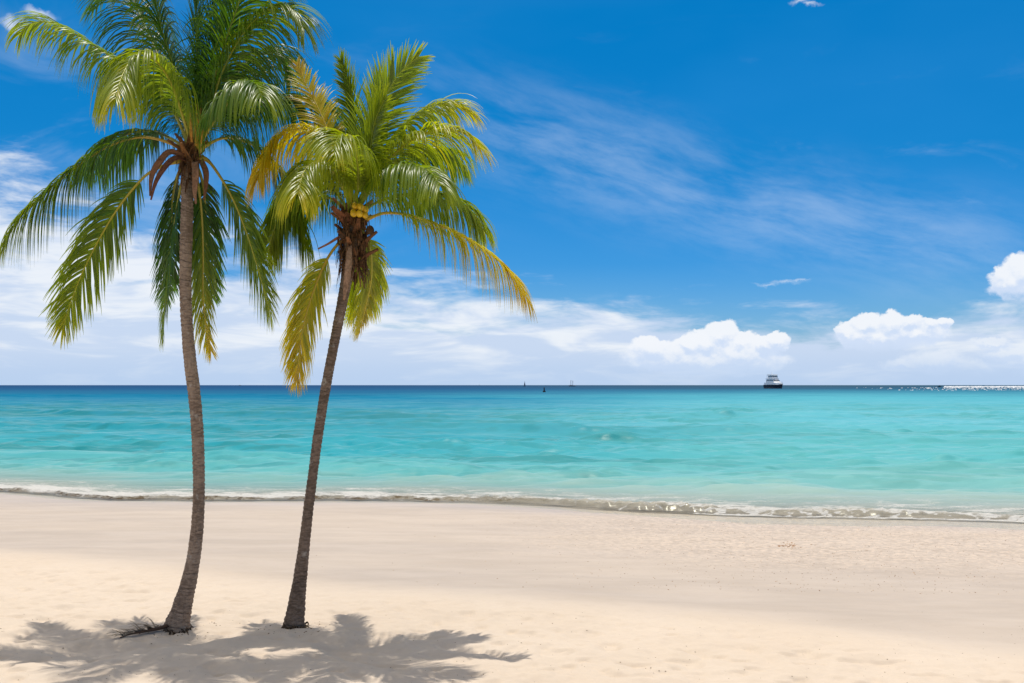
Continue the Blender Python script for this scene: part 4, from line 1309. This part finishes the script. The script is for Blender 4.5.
def motorboat(px, d, k, label, heading):
    r = empty('motorboat', at_sea(px, d)); r.rotation_euler = (0, 0, math.radians(heading))
    tag(r, label, 'motorboat')
    m = MB(); m.hull(9 * k, 3.2 * k, 1.5 * k, 0.4, 0.4, 0.85); m.build('hull', M_NAVY, r)
    m = MB(); m.frustum(-1.8 * k, 2.2 * k, 1.2 * k, 1.45 * k, 3.2 * k, 1.2 * k, 0.2 * k, 0.2 * k); c = m.build('cabin', M_NAVY, r)
    m = MB(); m.frustum(-1.4 * k, 1.9 * k, 1.22 * k, 2.2 * k, 2.9 * k, 0.5 * k, 0.1 * k, 0.1 * k); m.build('windscreen', M_GLASS, c)
    m = MB(); m.bar((-0.6 * k, 0, 3.1 * k), (-0.9 * k, 0, 4.8 * k), 0.08 * k); m.build('aerial', M_GREY, r)


motorboat(939.5, 2500.0, 1.0, 'dark motorboat beside the strip of modelled sun glitter at the right', 178)
motorboat(240, 6500.0, 1.5, 'tiny dark motorboat on the horizon between the two palm trunks', 10)


def buoy():
    d = 640.0; r = empty('mooring_buoy', at_sea(544.2, d))
    tag(r, 'small black buoy floating nearer than the sails left of centre', 'buoy')
    def lathe(name, prof, mat):
        v, f = [], []; n = 14
        for (q, z) in prof:
            for k in range(n): v.append((q * math.cos(6.2832 * k / n), q * math.sin(6.2832 * k / n), z))
        for i in range(len(prof) - 1):
            for k in range(n): f.append((i * n + k, i * n + (k + 1) % n, i * n + n + (k + 1) % n, i * n + n + k))
        f.append(tuple(range(n))[::-1]); f.append(tuple((len(prof) - 1) * n + k for k in range(n)))
        return mesh_obj(name, v, f, mat, r, True)
    lathe('float', [(0.5, -0.5), (0.95, -0.1), (1.0, 0.45), (0.85, 0.75), (0.5, 0.95)], M_BLACK)
    lathe('tower', [(0.5, 0.95), (0.42, 1.6), (0.34, 2.3), (0.3, 2.4)], M_BLACK)
    lathe('topmark', [(0.05, 2.4), (0.42, 2.5), (0.48, 2.75), (0.32, 3.0), (0.06, 3.1)], M_BLACK)


buoy()


def glitter_strip():
    """sun glitter on the far water, modelled as raised white flecks"""
    rng = random.Random(31)
    m, n, out = new_mat('glitter_flecks')
    tc = n.node('ShaderNodeTexCoord')
    principled(n, out, (0.66, 0.68, 0.69), 0.8, 0.2)  # plain white stands in for the sun's glints on the water
    verts, faces = [], []
    for _ in range(2400):
        d = rng.choice((rng.uniform(1800, 3600), rng.uniform(1800, 3600), rng.uniform(800, 1800)))
        far = d > 1800
        if far: px = 944 + (1150 - 944) * rng.random()
        else: px = rng.gauss(990, 80)
        if not far and rng.random() < 0.3: continue
        if px < 944 and rng.random() < (944 - px) / 190 + 0.25: continue
        x = (px - 512) / F * d
        r = rng.uniform(0.8, 3.2) * d / 2000; hh = rng.uniform(0.25, 0.9) * d / 2000
        b = len(verts); k = 7
        for q in range(k):
            a = q / k * 6.283
            verts.append((x + math.cos(a) * r * rng.uniform(.6, 1.2), d + math.sin(a) * r * 0.6, -0.15))
        for q in range(k):
            a = q / k * 6.283
            verts.append((x + math.cos(a) * r * 0.55 * rng.uniform(.6, 1.2), d + math.sin(a) * r * 0.35, hh * rng.uniform(0.5, 1.0)))
        verts.append((x, d, hh))
        for q in range(k):
            q2 = (q + 1) % k
            faces.append((b + q, b + q2, b + k + q2, b + k + q)); faces.append((b + k + q, b + k + q2, b + 2 * k))
    o = mesh_obj('glitter_flecks', verts, faces, m, None, True)
    tag(o, 'long strip of sun glitter modelled as white flecks along the horizon at the right', 'white water', kind='stuff')


glitter_strip()

# ------------------------------------------------------------------ render settings
scene.render.engine = 'CYCLES'
scene.view_settings.view_transform = 'Standard'
scene.view_settings.look = 'None'
scene.view_settings.exposure = 0.0
scene.view_settings.gamma = 1.0
scene.view_settings.use_curve_mapping = False
scene.cycles.max_bounces = 6
scene.cycles.diffuse_bounces = 3
scene.cycles.glossy_bounces = 2
scene.cycles.transparent_max_bounces = 12
scene.cycles.use_denoising = True
scene.render.resolution_x = 1024
scene.render.resolution_y = 683
